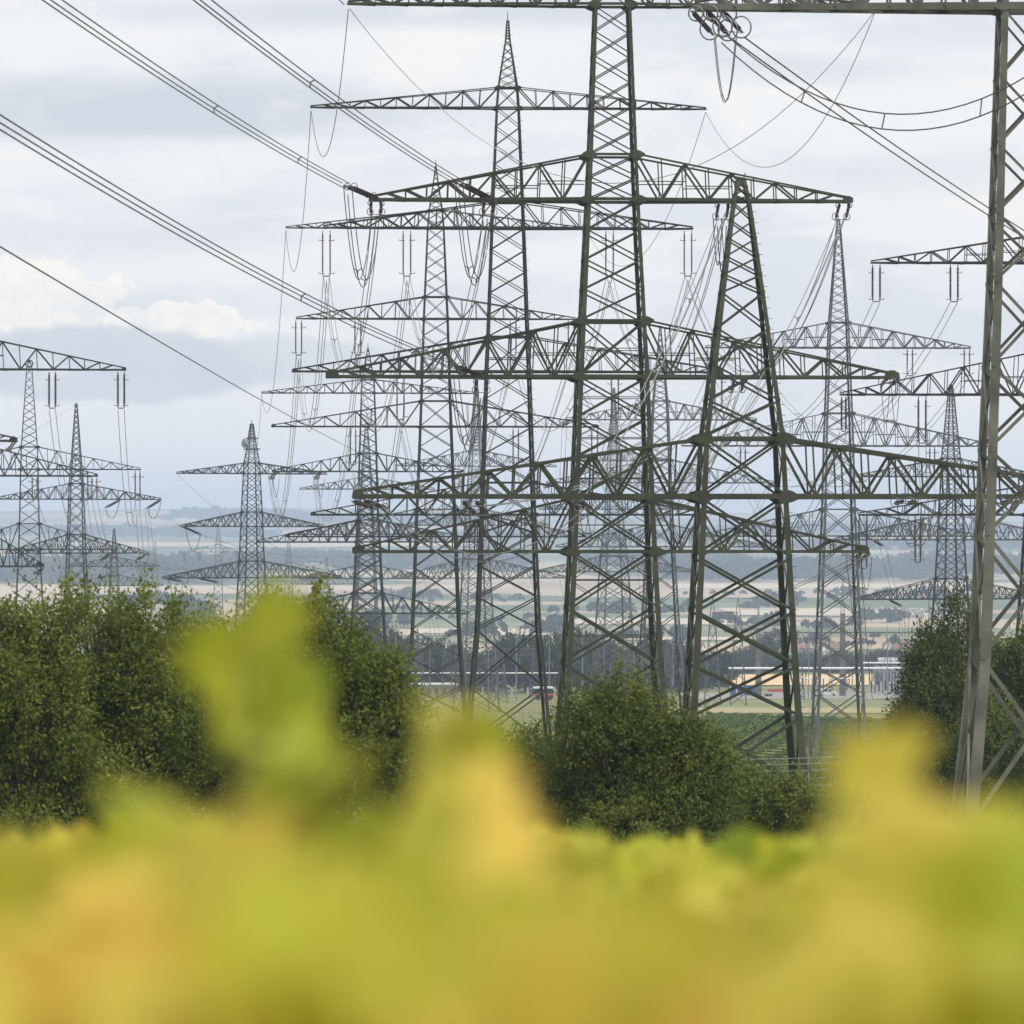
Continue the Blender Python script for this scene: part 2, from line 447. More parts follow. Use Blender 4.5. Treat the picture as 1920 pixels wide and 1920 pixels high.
pylon('H', 'dark pylon with looped top, second from the left edge', 55, 650,
      [(678, 3), (690, 6), (838, 17), (880, 18.5), (982, 21), (1035, 23), (1150, 29), (1300, 38)],
      [(880, 838, -155, 264, 6), (1030, 982, -110, 222, 5)],
      mat='dark_steel', leg=3.2, dia=1.8, chord=2.4, kpan=0.72, gus=6.75, yaw=5)
pylon('K', 'dark sharp pointed pylon third from the left edge', 143, 830,
      [(757, 2), (907, 14), (937, 15.5), (1002, 17.5), (1037, 19), (1150, 25), (1300, 34)],
      [(936, 907, -15, 302, 6), (1037, 1002, 8, 278, 6)],
      mat='dark_steel', leg=3, dia=1.8, chord=2.3, kpan=0.75, gus=6, yaw=14, angle=False)
pylon('I', 'near pylon beyond the left edge, only one arm tip reaching in', -150, 470,
      [(480, 4), (610, 22), (692, 27), (900, 36), (1300, 58)],
      [(692, 612, -535, 236, 6, dict(tip=5, mid=2))],
      mat='dark_steel', leg=6, dia=3, chord=3.8, kpan=0.65, gus=6, yaw=6)
pylon('J', 'mid distance pylon at the left edge, its right leg just in view', -40, 560,
      [(760, 8), (840, 26), (892, 29), (1000, 34), (1150, 42), (1330, 54)],
      [(892, 838, -262, 183, 5, dict(tip=4)), (1062, 1005, -240, 82, 4, dict(tip=8, k=1.2))],
      mat='dark_steel', leg=5.2, dia=2.7, chord=3.2, kpan=0.65, gus=6, yaw=6)
pylon('L', 'dark pylon outside left edge with one bulky insulator arm showing', -260, 420,
      [(700, 8), (780, 25), (828, 28), (1300, 60)],
      [(826, 765, -550, 32, 5, dict(tip=9, k=1.2))],
      mat='olive_dark', leg=6, dia=3, chord=4.5, kpan=0.65, gus=6, yaw=6)
pylon('M', 'small hazy pylon between the pointed pylon and the dish pylon', 214, 1250,
      [(992, 1.5), (1050, 7), (1082, 9), (1130, 11), (1240, 17)],
      [(1062, 1045, 128, 300, 5), (1098, 1078, 122, 306, 5), (1132, 1115, 100, 345, 5)],
      mat='dark_steel', leg=2.2, dia=1.1, chord=1.8, kpan=0.7, gus=3, yaw=15, angle=False)
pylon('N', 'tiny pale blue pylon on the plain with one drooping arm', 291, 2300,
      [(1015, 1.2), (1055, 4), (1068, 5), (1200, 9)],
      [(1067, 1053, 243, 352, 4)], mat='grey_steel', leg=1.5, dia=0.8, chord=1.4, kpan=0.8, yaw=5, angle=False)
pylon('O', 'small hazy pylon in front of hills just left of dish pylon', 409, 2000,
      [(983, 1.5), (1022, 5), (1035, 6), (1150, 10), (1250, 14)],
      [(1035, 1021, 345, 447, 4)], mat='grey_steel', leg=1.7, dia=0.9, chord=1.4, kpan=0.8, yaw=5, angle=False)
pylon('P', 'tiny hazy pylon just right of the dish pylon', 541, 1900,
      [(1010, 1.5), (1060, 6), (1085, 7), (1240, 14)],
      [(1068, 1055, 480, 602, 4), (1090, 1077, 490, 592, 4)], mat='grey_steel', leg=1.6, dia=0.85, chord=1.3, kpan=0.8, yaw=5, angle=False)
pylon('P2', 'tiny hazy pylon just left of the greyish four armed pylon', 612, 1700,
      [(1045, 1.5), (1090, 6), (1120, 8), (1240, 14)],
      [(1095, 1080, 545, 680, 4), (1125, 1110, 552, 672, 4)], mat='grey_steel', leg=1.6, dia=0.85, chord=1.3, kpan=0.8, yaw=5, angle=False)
pylon('Q', 'galvanised grey pylon with three arms right of the capped pylon', 1572, 430,
      [(412, 3), (440, 6), (605, 19), (652, 21), (775, 26), (836, 28), (955, 31), (1005, 33), (1300, 46), (1440, 54)],
      [(652, 605, 1322, 1820, 6, dict(mid=2)), (836, 775, 1278, 1863, 7, dict(mid=3)), (1005, 955, 1312, 1832, 6, dict(mid=2))],
      mat='grey_steel', leg=5.4, dia=2.4, chord=2.7, kpan=0.66, gus=7.5, yaw=3)
pylon('R', 'grey green pylon at the right edge behind the nearest pylon', 1978, 330,
      [(300, 10), (445, 30), (493, 32), (680, 40), (740, 43), (905, 50), (965, 53), (1100, 61), (1400, 82)],
      [(493, 440, 1633, 2320, 5, dict(mid=2)), (740, 660, 1575, 2380, 6, dict(mid=2)), (965, 910, 1611, 2345, 5, dict(mid=2))],
      mat='dark_steel', leg=7, dia=3.1, chord=3.6, kpan=0.63, gus=8.25, yaw=1)
pylon('S', 'grey close braced pylon just left of the nearest right pylon', 1783, 690,
      [(722, 3), (745, 6), (860, 17), (895, 18.5), (965, 21), (1013, 24), (1085, 28), (1123, 31), (1300, 44)],
      [(894, 860, 1603, 1965, 6), (1012, 965, 1565, 2005, 7, dict(mid=3)), (1123, 1085, 1602, 1966, 7, dict(mid=4))],
      mat='dark_steel', leg=3.8, dia=2, chord=2.6, kpan=0.6, gus=6, yaw=20, angle=False)
pylon('T', 'blue grey pylon between the central pylon and the capped pylon', 1238, 650,
      [(612, 2), (752, 15), (787, 17), (862, 20), (905, 22), (985, 25), (1025, 27), (1150, 35), (1300, 46)],
      [(787, 752, 1060, 1419, 6, dict(mid=2)), (905, 862, 1024, 1452, 6, dict(mid=2)), (1025, 985, 1042, 1436, 6, dict(mid=2))],
      mat='grey_steel', leg=4.8, dia=2.1, chord=2.5, kpan=0.68, gus=5.25, yaw=4)
pylon('U', 'narrow grey pylon seen through the legs of the central pylon', 1151, 900,
      [(728, 1.5), (860, 12), (880, 13), (945, 16), (968, 17), (1045, 25), (1072, 27), (1180, 34), (1300, 42)],
      [(864, 845, 1040, 1262, 6), (955, 930, 1010, 1290, 6), (1072, 1042, 1003, 1305, 7, dict(mid=3))],
      mat='grey_steel', leg=3.2, dia=1.8, chord=2, kpan=0.55, gus=3.75, yaw=17, angle=False)
pylon('V', 'narrow grey pylon seen through the legs of the needle pylon', 893, 920,
      [(702, 1.5), (845, 12), (873, 14), (965, 20), (990, 22), (1050, 25), (1085, 27), (1180, 33), (1300, 41)],
      [(874, 845, 742, 1043, 6), (985, 955, 760, 1030, 6), (1084, 1048, 734, 1068, 7, dict(mid=3))],
      mat='grey_steel', leg=3.2, dia=1.8, chord=2, kpan=0.55, gus=3.75, yaw=17, angle=False)

# cap on B, looped top on H
Pb = PY['B']; org = Pb.root.location
b = MB(); c = Pb.on(1386, 344); b.box(c, 18 * Pb.m, 18 * Pb.m, 10 * Pb.m, Pb.ya)
for dx in (-9, 9):
    q = Pb.on(1386 + dx, 336); b.tube([q, q + Vector((0, 0, 8 * Pb.m)), q + Vector((dx * 0.3 * Pb.m, 0, 12 * Pb.m))], 1.1 * Pb.m, 5)
b.build('cap', 'olive', Pb.root, org)
Ph = PY['H']; b = MB(); b.ring(Ph.on(55, 682), (0, 1, 0), 6.5 * Ph.m, 1.2 * Ph.m); b.build('top_ring', 'dark_steel', Ph.root, Ph.root.location)
# platforms on G
Pg = PY['G']; b = MB()
for yy, ww in ((822, 18), (842, 24)):
    b.box(Pg.on(472, yy), ww * Pg.m, ww * Pg.m, 2.2 * Pg.m, Pg.ya)
b.build('platform', 'teal_steel', Pg.root, Pg.root.location)
# dish antenna
root = empty('dish_antenna', Pg.on(461, 831)); tag(root, 'round grey dish antenna mounted near the top of a dark pylon', 'dish antenna')
b = MB(); c = Pg.on(461, 831); ax = Vector((-0.8, -0.55, 0)).normalized(); mm = Pg.m
b.lathe(c - ax * (2 * mm), c + ax * (5 * mm), [(0, 2.2 * mm), (0.12, 5.5 * mm), (0.4, 8.2 * mm), (0.6, 8.8 * mm), (0.85, 8.8 * mm), (1.0, 7.8 * mm)], 20)
b.build('dish', 'dish', root, root.location, True)
b = MB(); b.bar(c, Pg.on(469, 831), 2 * mm); b.bar(c, Pg.on(468, 841), 1.2 * mm); b.build('mount', 'teal_steel', root, root.location)

# ------------------------------------------------------------------ insulators
def shed_profile(L, r, n, core=0.55):
    pr = []
    for i in range(n):
        t0 = i / n; t1 = (i + 1) / n
        pr += [(t0, r * core), (t0 + 0.35 / n, r), (t0 + 0.6 / n, r), (t0 + 0.62 / n, r * core)]
    pr.append((1.0, r * core))
    return pr

def suspension(pk, px, py, length, gap=13, label='', rods=2, r=2.2, sheds=14, mat='porcelain', horns=True, group='hanging insulator strings'):
    P = PY[pk]; m = P.m; top = P.on(px, py); Z = Vector((0, 0, 1)); X = P.X
    root = empty('insulator_string', top); tag(root, label, 'insulator', group)
    L = length * m; offs = [0] if rods == 1 else [-gap / 2 * m, gap / 2 * m]
    for o in offs:
        b = MB(); a = top + X * o
        b.tube([a + Z * (0.02), a - Z * (L * 0.08)], r * 0.45 * m, 5)
        b.lathe(a - Z * (L * 0.08), a - Z * (L * 0.5), shed_profile(L, r * m, sheds // 2), 8)
        b.tube([a - Z * (L * 0.5), a - Z * (L * 0.53)], r * 0.6 * m, 6)
        b.lathe(a - Z * (L * 0.53), a - Z * (L * 0.93), shed_profile(L, r * m, sheds // 2), 8)
        b.tube([a - Z * (L * 0.93), a - Z * L], r * 0.45 * m, 5)
        b.build('insulator', mat, root, top)
    b = MB()
    if rods == 2:
        w = gap / 2 * m
        b.tube([top - X * w - Z * L, top - X * (w * 0.75) - Z * (L + 2.5 * m), top + X * (w * 0.75) - Z * (L + 2.5 * m), top + X * w - Z * L], 1.3 * m, 5)
    else:
        b.tube([top - Z * L, top - Z * (L + 3 * m)], 1.3 * m, 5)
    b.build('yoke', 'fitting', root, top)
    if horns:
        for o in offs:
            s = -1 if o < 0 else 1
            for zz, k in ((L * 0.97, 1), (L * 0.22, 1)):
                b = MB(); a = top + X * o - Z * zz
                b.tube([a - X * (s * 3 * m), a + X * (s * 7 * m), a + X * (s * 7.5 * m) + Z * (2.5 * m)], 0.7 * m, 4)
                b.build('arcing_horn', 'fitting', root, top)
    return root

def tension(p0, p1, m, label, gap=8, r=2.6, sheds=18, rings=6, group='slanting tension insulator sets', mat='porcelain', ringn=2, fit=True):
    """pair of strings from p0 (at the arm) to p1, with grading rings; m metres per photo pixel"""
    p0 = Vector(p0); p1 = Vector(p1); d = (p1 - p0); L = d.length; d.normalize()
    s = d.cross(Vector((0, 0, 1)))
    if s.length < 0.2: s = Vector((1, 0, 0))
    s.normalize()
    if abs(s.x) < 0.5: s = (s + Vector((0.9, 0, 0.25))).normalized()
    root = empty('insulator_set', p0); tag(root, label, 'insulator', group)
    for o in (-gap / 2 * m, gap / 2 * m):
        b = MB(); a = p0 + s * o; e = a + d * L
        b.tube([a, a + d * (L * 0.1)], r * 0.5 * m, 5)
        b.lathe(a + d * (L * 0.1), a + d * (L * 0.85), shed_profile(L, r * m, sheds), 8)
        b.tube([a + d * (L * 0.85), e], r * 0.5 * m, 5)
        b.build('insulator', mat, root, p0)
    if rings:
        up = s.cross(d)
        for o in (-gap / 2 * m, gap / 2 * m):
            for k in range(ringn):
                b = MB(); c = p0 + s * o * 1.15 + d * (L * (0.86 if k == 0 else 0.2)) + up * (rings * 0.25 * m)
                b.ring(c, Vector((0.45, 0.9, 0.1)) if k == 0 else Vector((0.3, 0.9, 0.2)), rings * m * (1 if k == 0 else 0.7), (1.5 if rings > 15 else 0.85) * m)
                b.build('grading_ring', 'fitting', root, p0)
    b = MB(); a = p0 + d * L
    b.bar(a - s * (gap * 0.62 * m), a + s * (gap * 0.62 * m), 2.4 * m, 1.4 * m)
    b.build('yoke', 'fitting', root, p0); b = MB()
    b.bar(p0 - s * (gap * 0.62 * m), p0 + s * (gap * 0.62 * m), 2.0 * m, 1.2 * m)
    b.build('yoke', 'fitting', root, p0)
    return root

sus = [
 ('D', 612, 433, 82, 14, 'long double insulator outermost left under second arm of needle pylon'),
 ('D', 763, 433, 82, 14, 'long double insulator inner left under second arm of needle pylon'),
 ('D', 1143, 433, 82, 14, 'long double insulator inner right under second arm of needle pylon'),
 ('D', 1290, 433, 82, 14, 'long double insulator outermost right under second arm of needle pylon'),
 ('D', 751, 702, 82, 13, 'double insulator under left half of third arm of needle pylon'),
 ('D', 1153, 702, 82, 13, 'double insulator under right half of third arm of needle pylon'),
 ('D', 1347, 702, 66, 13, 'double insulator at right tip of third arm of needle pylon'),
 ('E', 560, 601, 62, 11, 'slim double insulator at left tip of second arm of spired third pylon'),
 ('E', 671, 601, 62, 11, 'slim double insulator mid left under second arm of spired third pylon'),
 ('E', 962, 601, 62, 11, 'slim double insulator mid right under second arm of spired third pylon'),
 ('E', 1071, 601, 62, 11, 'slim double insulator at right tip of second arm of spired third pylon'),
 ('E', 662, 803, 66, 10, 'slim double insulator under left third arm of spired third pylon'),
 ('E', 967, 803, 66, 10, 'slim double insulator under right third arm of spired third pylon'),
 ('E', 1115, 803, 62, 11, 'slim double insulator at right tip of third arm of spired pylon'),
 ('Q', 1706, 654, 48, 10, 'double insulator mid right under top arm of galvanised grey pylon'),
 ('Q', 1813, 654, 48, 10, 'double insulator at right tip of top arm of galvanised grey pylon'),
 ('Q', 1438, 654, 48, 10, 'double insulator mid left under top arm of galvanised grey pylon'),
 ('Q', 1331, 654, 48, 10, 'double insulator at left tip of top arm of galvanised grey pylon'),
 ('Q', 1748, 838, 50, 9, 'double insulator right under middle arm of galvanised grey pylon'),
 ('Q', 1393, 838, 50, 9, 'double insulator left under middle arm of galvanised grey pylon'),
 ('R', 1643, 497, 66, 14, 'thick double insulator at left tip of top arm of right edge pylon'),
 ('R', 1789, 497, 66, 14, 'thick double insulator mid top arm of right edge pylon'),
 ('R', 1582, 744, 62, 8, 'double insulator at left tip of middle arm of right edge pylon'),
 ('R', 1729, 744, 84, 14, 'long double insulator mid middle arm of right edge pylon'),
 ('R', 1618, 968, 95, 14, 'long double insulator at left tip of lowest arm of right edge pylon'),
 ('R', 1721, 968, 84, 10, 'double insulator mid lowest arm of right edge pylon'),
 ('I', 98, 698, 65, 12, 'double insulator inner one under the high arm reaching in at left edge'),
 ('I', 227, 698, 65, 12, 'double insulator at tip of the high arm reaching in at left edge'),
 ('J', 177, 895, 38, 9, 'short double insulator at arm tip left of the pointed pylon'),
 ('J', 65, 895, 38, 9, 'short double insulator on same arm beside looped top pylon'),
 ('H', 258, 883, 52, 9, 'double insulator at right tip of upper arm of looped top pylon'),
 ('H', 160, 883, 52, 9, 'double insulator mid upper arm of looped top pylon'),
 ('S', 1615, 896, 30, 6, 'small double insulator at left tip of top arm of close braced pylon'),
 ('S', 1700, 896, 30, 6, 'small double insulator mid top arm of close braced pylon'),
 ('O', 346, 1036, 12, 3, 'tiny insulator at left tip of small pylon by dish pylon'),
 ('O', 445, 1036, 12, 3, 'tiny insulator at right tip of small pylon by dish pylon'),
 ('O', 374, 1036, 12, 3, 'tiny insulator left of middle on small pylon by dish pylon'),
]
for pk, px, py, L, gap, lab in sus:
    k = {'R': 2.5, 'I': 2.6, 'D': 1.9}.get(pk, 1.7)
    suspension(pk, px, py, L, gap, lab, r=k if L > 20 else 0.8, sheds=20 if L > 50 else 10, horns=L > 20)

mC = PY['C'].m; onC = PY['C'].on; mB_ = PY['B'].m; onB = PY['B'].on; mA = PY['A'].m; onA = PY['A'].on
def near(p, dd):       # same pixel, dd metres nearer
    k = (p.y - dd) / p.y
    return Vector(p) * k
tension(onC(706, 372), near(onC(650, 348), 4), mC, 'paired black strings slanting up left from central pylon second arm tip', 12, 3.2, 22, 6.5)
tension(onC(922, 374), near(onC(858, 341), 4), mC, 'paired black strings slanting up left from inner second arm of central pylon', 12, 3.2, 22, 6.5)
tension(onC(905, 706), near(onC(850, 684), 4), mC, 'paired black strings slanting up left under third arm of central pylon', 10, 3.0, 22, 6)
for px, py, q, lab in ((705, 378, (705, 402), 'short hanging pair with rings at left tip of second arm, central pylon'),
                    (917, 378, (915, 402), 'short hanging pair with rings left of middle on second arm, central pylon'),
                    (1357, 380, (1352, 412), 'short slanted pair with rings right of middle on second arm, central pylon'),
                    (1584, 380, (1576, 412), 'short slanted pair with rings at right tip of second arm, central pylon'),
                    (903, 712, (902, 736), 'short hanging pair with rings under left third arm, central pylon'),
                    (1387, 710, (1380, 735), 'short slanted pair with rings under right third arm, central pylon'),
                    (1675, 709, (1662, 719), 'ringed pair tucked at right tip of third arm, central pylon'),
                    (1622, 1038, (1610, 1046), 'ringed pair tucked at right tip of lowest arm, central pylon')):
    tension(onC(px, py), near(onC(*q), 1.5), mC, lab, 19 if py < 1000 else 14, 3.0, 8, 6.5, 'short hanging insulator pairs of the central pylon')
for px, q, lab in ((672, (716, 953), 'fat black insulator pair under left tip of the very wide arm'),
                   (880, (905, 966), 'fat black insulator pair left under very wide arm, before needle pylon legs'),
                   (1075, (1100, 955), 'fat black insulator pair under very wide arm at central pylon leg'),
                   (1705, (1690, 944), 'fat black insulator pair with rings right under very wide arm'),
                   (1900, (1888, 944), 'fat black insulator pair with rings under wide arm at right edge')):
    tension(onB(px, 940), near(onB(*q), 3), mB_, lab, 24, 4.2, 10, 9 if px > 1500 else 6, 'fat insulator pairs under the very wide arm')
tension(onA(1312, 22), near(onA(1352, 66), 1.5), mA, 'brown ringed insulator pair at left tip of the top arm, near picture top', 34, 5.2, 10, 20, 'ringed insulators of the nearest pylon')
tension(onA(1342, 22), near(onA(1376, 60), 1.5), mA, 'second brown ringed insulator pair close to left tip of top arm', 34, 5.2, 10, 20, 'ringed insulators of the nearest pylon')
for pk, p, q, lab in (('G', (342, 987), (376, 1002), 'slanting insulators left tip middle arm of the dish pylon'),
                      ('G', (310, 1084), (340, 1090), 'slanting insulators left tip lowest arm of the dish pylon'),
                      ('G', (372, 1084), (408, 1092), 'slanting insulators inner lowest arm of the dish pylon'),
                      ('K', (300, 938), (276, 953), 'slanting insulators right tip upper arm of the pointed pylon'),
                      ('K', (224, 938), (198, 952), 'slanting insulators inner upper arm of the pointed pylon'),
                      ('K', (276, 1039), (256, 1050), 'slanting insulators right tip lower arm of the pointed pylon'),
                      ('K', (205, 1039), (190, 1050), 'slanting insulators inner lower arm of the pointed pylon'),
                      ('F', (516, 886), (508, 898), 'tension insulators left tip second arm of greyish four armed pylon'),
                      ('F', (600, 886), (592, 898), 'tension insulators inner left second arm of greyish four armed pylon'),
                      ('F', (862, 886), (855, 898), 'tension insulators right tip second arm of greyish four armed pylon'),
                      ('T', (1415, 788), (1408, 796), 'tension insulators right tip top arm of blue grey pylon'),
                      ('T', (1066, 788), (1058, 796), 'tension insulators left tip top arm of blue grey pylon'),
                      ('T', (1446, 906), (1440, 914), 'tension insulators right tip middle arm of blue grey pylon'),
                      ('T', (1032, 906), (1024, 914), 'tension insulators left tip middle arm of blue grey pylon'),
                      ('S', (1640, 1014), (1655, 1024), 'tension insulators left middle arm of close braced pylon'),
                      ('S', (1668, 1125), (1690, 1136), 'tension insulators left lowest arm of close braced pylon'),
                      ('J', (80, 1066), (66, 1076), 'dark tension insulators at lower arm tip near left edge'),
                      ('L', (28, 828), (14, 846), 'bulky black insulators on arm tip at left edge')):
    tension(PY[pk].on(*p), near(PY[pk].on(*q), 2), PY[pk].m, lab, 5, 1.6, 10, 0 if pk in 'SGK' else 3, 'small tension insulators on far pylons', ringn=1)

# ------------------------------------------------------------------ wires
def catenary(p, q, sag, n=26):
    return [p.lerp(q, i / n) - Vector((0, 0, sag * 4 * (i / n) * (1 - i / n))) for i in range(n + 1)]

def wires(p, q, sag, label, n=1, gap=0.4, r=0.03, mat='wire', spacers=(), name=None, group='overhead conductors', cat='conductor', tri=True):
    p = Vector(p); q = Vector(q)
    if n == 1:
        b = MB(); b.tube(catenary(p, q, sag), r, 5)
        o = b.build(name or 'earth_wire', mat, None, p); tag(o, label, cat if name else 'wire', group); return o
    root = empty(name or 'conductor_bundle', p); tag(root, label, cat, group)
    d = (q - p); d.z = 0; d.normalize(); s = Vector((d.y, -d.x, 0))
    if n == 3: offs = [s * (-gap / 2) + Vector((0, 0, gap * 0.3)), s * (gap / 2) + Vector((0, 0, gap * 0.3)), Vector((0, 0, -gap * 0.55))]
    elif n == 2: offs = [s * (-gap / 2), s * (gap / 2)]
    else: offs = [s * (-gap / 2) + Vector((0, 0, gap / 2)), s * (gap / 2) + Vector((0, 0, gap / 2)), s * (-gap / 2) - Vector((0, 0, gap / 2)), s * (gap / 2) - Vector((0, 0, gap / 2))]
    cs = catenary(p, q, sag)
    for o_ in offs:
        b = MB(); b.tube([c + o_ for c in cs], r, 5); b.build('conductor', mat, root, p)
    for t in spacers:
        c = p.lerp(q, t) - Vector((0, 0, sag * 4 * t * (1 - t))); b = MB()
        if n == 3:
            for o_ in offs: b.tube([c + o_, c + Vector((0, 0, gap * 0.02))], r * 1.1, 4)
        else:
            for i in range(len(offs) - 1): b.tube([c + offs[i], c + offs[i + 1]], r * 1.2, 4)
        b.build('spacer', 'fitting', root, p)
    return root

def on(k, x, y): return PY[k].on(x, y)
# bundles of the central pylon sweeping to the upper left, over and past the camera
wires(near(onC(648, 347), 4.2), at(-420, -372, 110), 0.5, 'triple conductor bundle crossing upper left sky to second arm tip', 3, 0.36, 0.026, 'wire_dark', (0.18, 0.42))
wires(near(onC(856, 339), 4.2), at(-80, -372, 110), 0.5, 'triple conductor bundle from top edge to inner second arm of central pylon', 3, 0.36, 0.026, 'wire_dark', (0.5,))
wires(near(onC(848, 683), 4.2), at(-460, -65, 110), 0.8, 'lowest triple conductor bundle crossing left sky to third arm of central pylon', 3, 0.36, 0.026, 'wire_dark', (0.12, 0.4))
wires(on('F', 673, 848), at(-480, 173, 120), 0.4, 'single dark wire crossing the left sky below the triple bundles', 1, r=0.034, mat='wire_dark')
wires(near(onC(645, 8), 0.5), at(560, -100, 200), 0.2, 'short dark wire leaving top left arm tip of central pylon upward', 1, r=0.03, mat='wire_dark')
# earth wires hopping from arm tip to arm tip
wires(onC(655, 16), onC(1640, 22) , 9.6, 'pale thin wire sagging across the central pylon between top arm tips', 1, r=0.022)
wires(onC(653, 18), on('D', 583, 207), 5.4, 'thin wire looping from central top arm to left tip of needle pylon', 1, r=0.024, mat='wire_dark')
wires(on('D', 583, 207), on('E', 536, 432), 7.0, 'thin wire looping from needle pylon to spired third pylon at left', 1, r=0.024, mat='wire_dark')
wires(on('E', 536, 432), on('F', 491, 740), 8.0, 'thin wire dropping from spired third pylon to greyish four armed pylon left', 1, r=0.026, mat='wire_dark')
wires(onC(1640, 24), on('D', 1323, 210), 6.0, 'thin wire looping from central top arm to right tip of needle pylon', 1, r=0.024)
wires(on('D', 1323, 210), on('E', 1100, 432), 6.5, 'thin wire looping from needle pylon right tip to spired third pylon', 1, r=0.024)
wires(on('G', 472, 790), on('F', 491, 738), 6.0, 'faint wire from top of the dish pylon up to the right', 1, r=0.03)
wires(on('G', 333, 890), on('T', 1060, 950), 12.0, 'faint thin wire running right from left top arm of dish pylon', 1, r=0.03)
wires(on('K', 143, 757), at(-150, 860, 600), 2.0, 'faint wire from the tip of pointed pylon to the left', 1, r=0.026)
# phases C -> D -> E -> F
for a, b_, c, e, nm in (((705, 405), (612, 520), (560, 668), (508, 900), 'outer left'), ((914, 405), (763, 520), (671, 668), (592, 900), 'inner left'),
                  ((1352, 415), (1143, 520), (962, 668), (785, 900), 'inner right'), ((1576, 415), (1290, 520), (1071, 668), (856, 900), 'outer right')):
    wires(near(onC(*a), 1.5), on('D', *b_), 7.6, 'sagging triple bundle, %s, from central to needle pylon upper phase' % nm, 3, 0.42, 0.024, 'wire', (0.3, 0.6, 0.8))
    wires(on('D', *b_), on('E', *c), 8.5, 'sagging triple bundle, %s, from needle to spired third pylon upper phase' % nm, 3, 0.42, 0.024, 'wire', (0.35, 0.75))
    wires(on('E', *c), on('F', *e), 9.5, 'steep triple bundle, %s, from spired to greyish four armed pylon' % nm, 3, 0.45, 0.03, 'wire', (0.4, 0.8))
for a, b_, c, nm in (((902, 738), (751, 787), (662, 871), 'left'), ((1380, 738), (1153, 787), (967, 871), 'right')):
    wires(near(onC(*a), 1.5), on('D', *b_), 6.5, 'lower phase triple bundle, %s, from central to needle pylon' % nm, 3, 0.4, 0.024, 'wire', (0.3, 0.7))
    wires(on('D', *b_), on('E', *c), 7.0, 'lower phase triple bundle, %s, from needle to spired pylon' % nm, 3, 0.4, 0.024, 'wire', (0.5,))
wires(on('D', 1347, 770), on('E', 1115, 868), 7.0, 'lower phase outer right bundle from needle to spired pylon', 3, 0.4, 0.024, 'wire', (0.5,))
# pale conductors descending in front of the central pylon to the very wide arm
wires(near(onC(1352, 414), 1.5), near(onB(1080, 946), 1), 1.2, 'pale triple conductors slanting down across the central pylon right leg', 3, 0.36, 0.026, 'wire', (0.25, 0.6))
wires(near(onC(1576, 414), 1.5), near(onB(1270, 925), 1), 1.6, 'pale triple conductors slanting down across the capped pylon right leg', 3, 0.36, 0.026, 'wire', (0.3, 0.55))
wires(near(onC(1380, 737), 1.5), near(onB(885, 950), 2), 1.4, 'pale pair of conductors slanting left under the third arm', 2, 0.4, 0.026, 'wire', (0.5,))
wires(near(onB(1100, 955), 3), near(onB(716, 953), 3), 2.2, 'pale slack conductors hanging along underside of very wide arm', 3, 0.4, 0.024, 'wire', ())
wires(near(onC(1610, 1046), 1), at(1330, 1105, 900), 2.0, 'pale pair leaving lowest arm tip of central pylon toward the substation', 2, 0.5, 0.03, 'wire', (0.5,))
# jumpers under the central pylon
def jumper(p, q, drop, label, n=3, gap=0.5, r=0.028, mat='wire_dark'):
    wires(p, q, drop, label, n, gap, r, mat, (0.35, 0.6), name='jumper_loop', group='jumper loops', cat='jumper loop')
jumper(near(onC(652, 355), 4), near(onC(705, 400), 1), 4.4, 'black jumper loop hanging below left tip of second arm')
jumper(near(onC(860, 348), 4), near(onC(914, 400), 1), 4.4, 'black jumper loop hanging below second arm beside needle pylon leg')
jumper(near(onC(850, 692), 4), near(onC(902, 736), 1), 3.6, 'black jumper loop hanging below left third arm')
jumper(near(onC(1345, 414), 1), near(onC(1362, 414), 0), 2.6, 'black jumper loop below second arm beside capped pylon top', 3, 0.5)
jumper(near(onC(1662, 722), 1), near(onC(1678, 716), 0), 2.2, 'slim jumper loop below right tip of third arm', 2, 0.6, 0.02)
jumper(near(onC(1606, 1048), 1), near(onC(1626, 1044), 0), 1.8, 'slim jumper loop below right tip of lowest arm', 2, 0.6, 0.02)
jumper(near(onB(1094, 958), 2), near(onB(1112, 950), 1), 1.2, 'short pale jumper loop below very wide arm at central pylon', 2, 0.4, 0.026, 'wire')
jumper(near(onB(1690, 948), 2), near(onB(1745, 940), 1), 2.0, 'slim jumper loop below right very wide arm', 2, 0.6, 0.02)
# nearest pylon
jumper(near(onA(1340, 70), 1), near(onA(1380, 72), 1), 2.6, 'black square jumper loop hanging at picture top right of centre', 2, 0.7, 0.02)
wires(near(onA(1382, 70), 1.5), at(2250, 620, 330), 0.8, 'dark conductor pair running down right from the top ringed insulators', 2, 0.6, 0.034, 'wire_dark', (0.45,))
p = near(onA(1362, 66), 1.5); q = at(2150, -60, 192)
wires(p, q, 4.4, 'dark slack conductor pair sagging across the top right sky', 2, 0.0, 0.03, 'wire_dark', ())
for o in [x for x in scene.objects if x.name.startswith('conductor_bundle') and x.get('label', '').startswith('dark slack')]:
    bpy.data.objects.remove(o.children[1], do_unlink=True)
root = [x for x in scene.objects if x.get('label', '').startswith('dark slack')][0]
b = MB(); cs = catenary(p - Vector((0.2, 0, 0.3)), q - Vector((0, 0, 0.65)), 4.6); b.tube(cs, 0.03, 5); b.build('conductor', 'wire_dark', root, p)
cs1 = catenary(p, q, 4.4)
for i in (5, 10, 16): 
    b = MB(); b.tube([cs1[i], cs[i]], 0.03, 4); b.build('spacer', 'fitting', root, p)
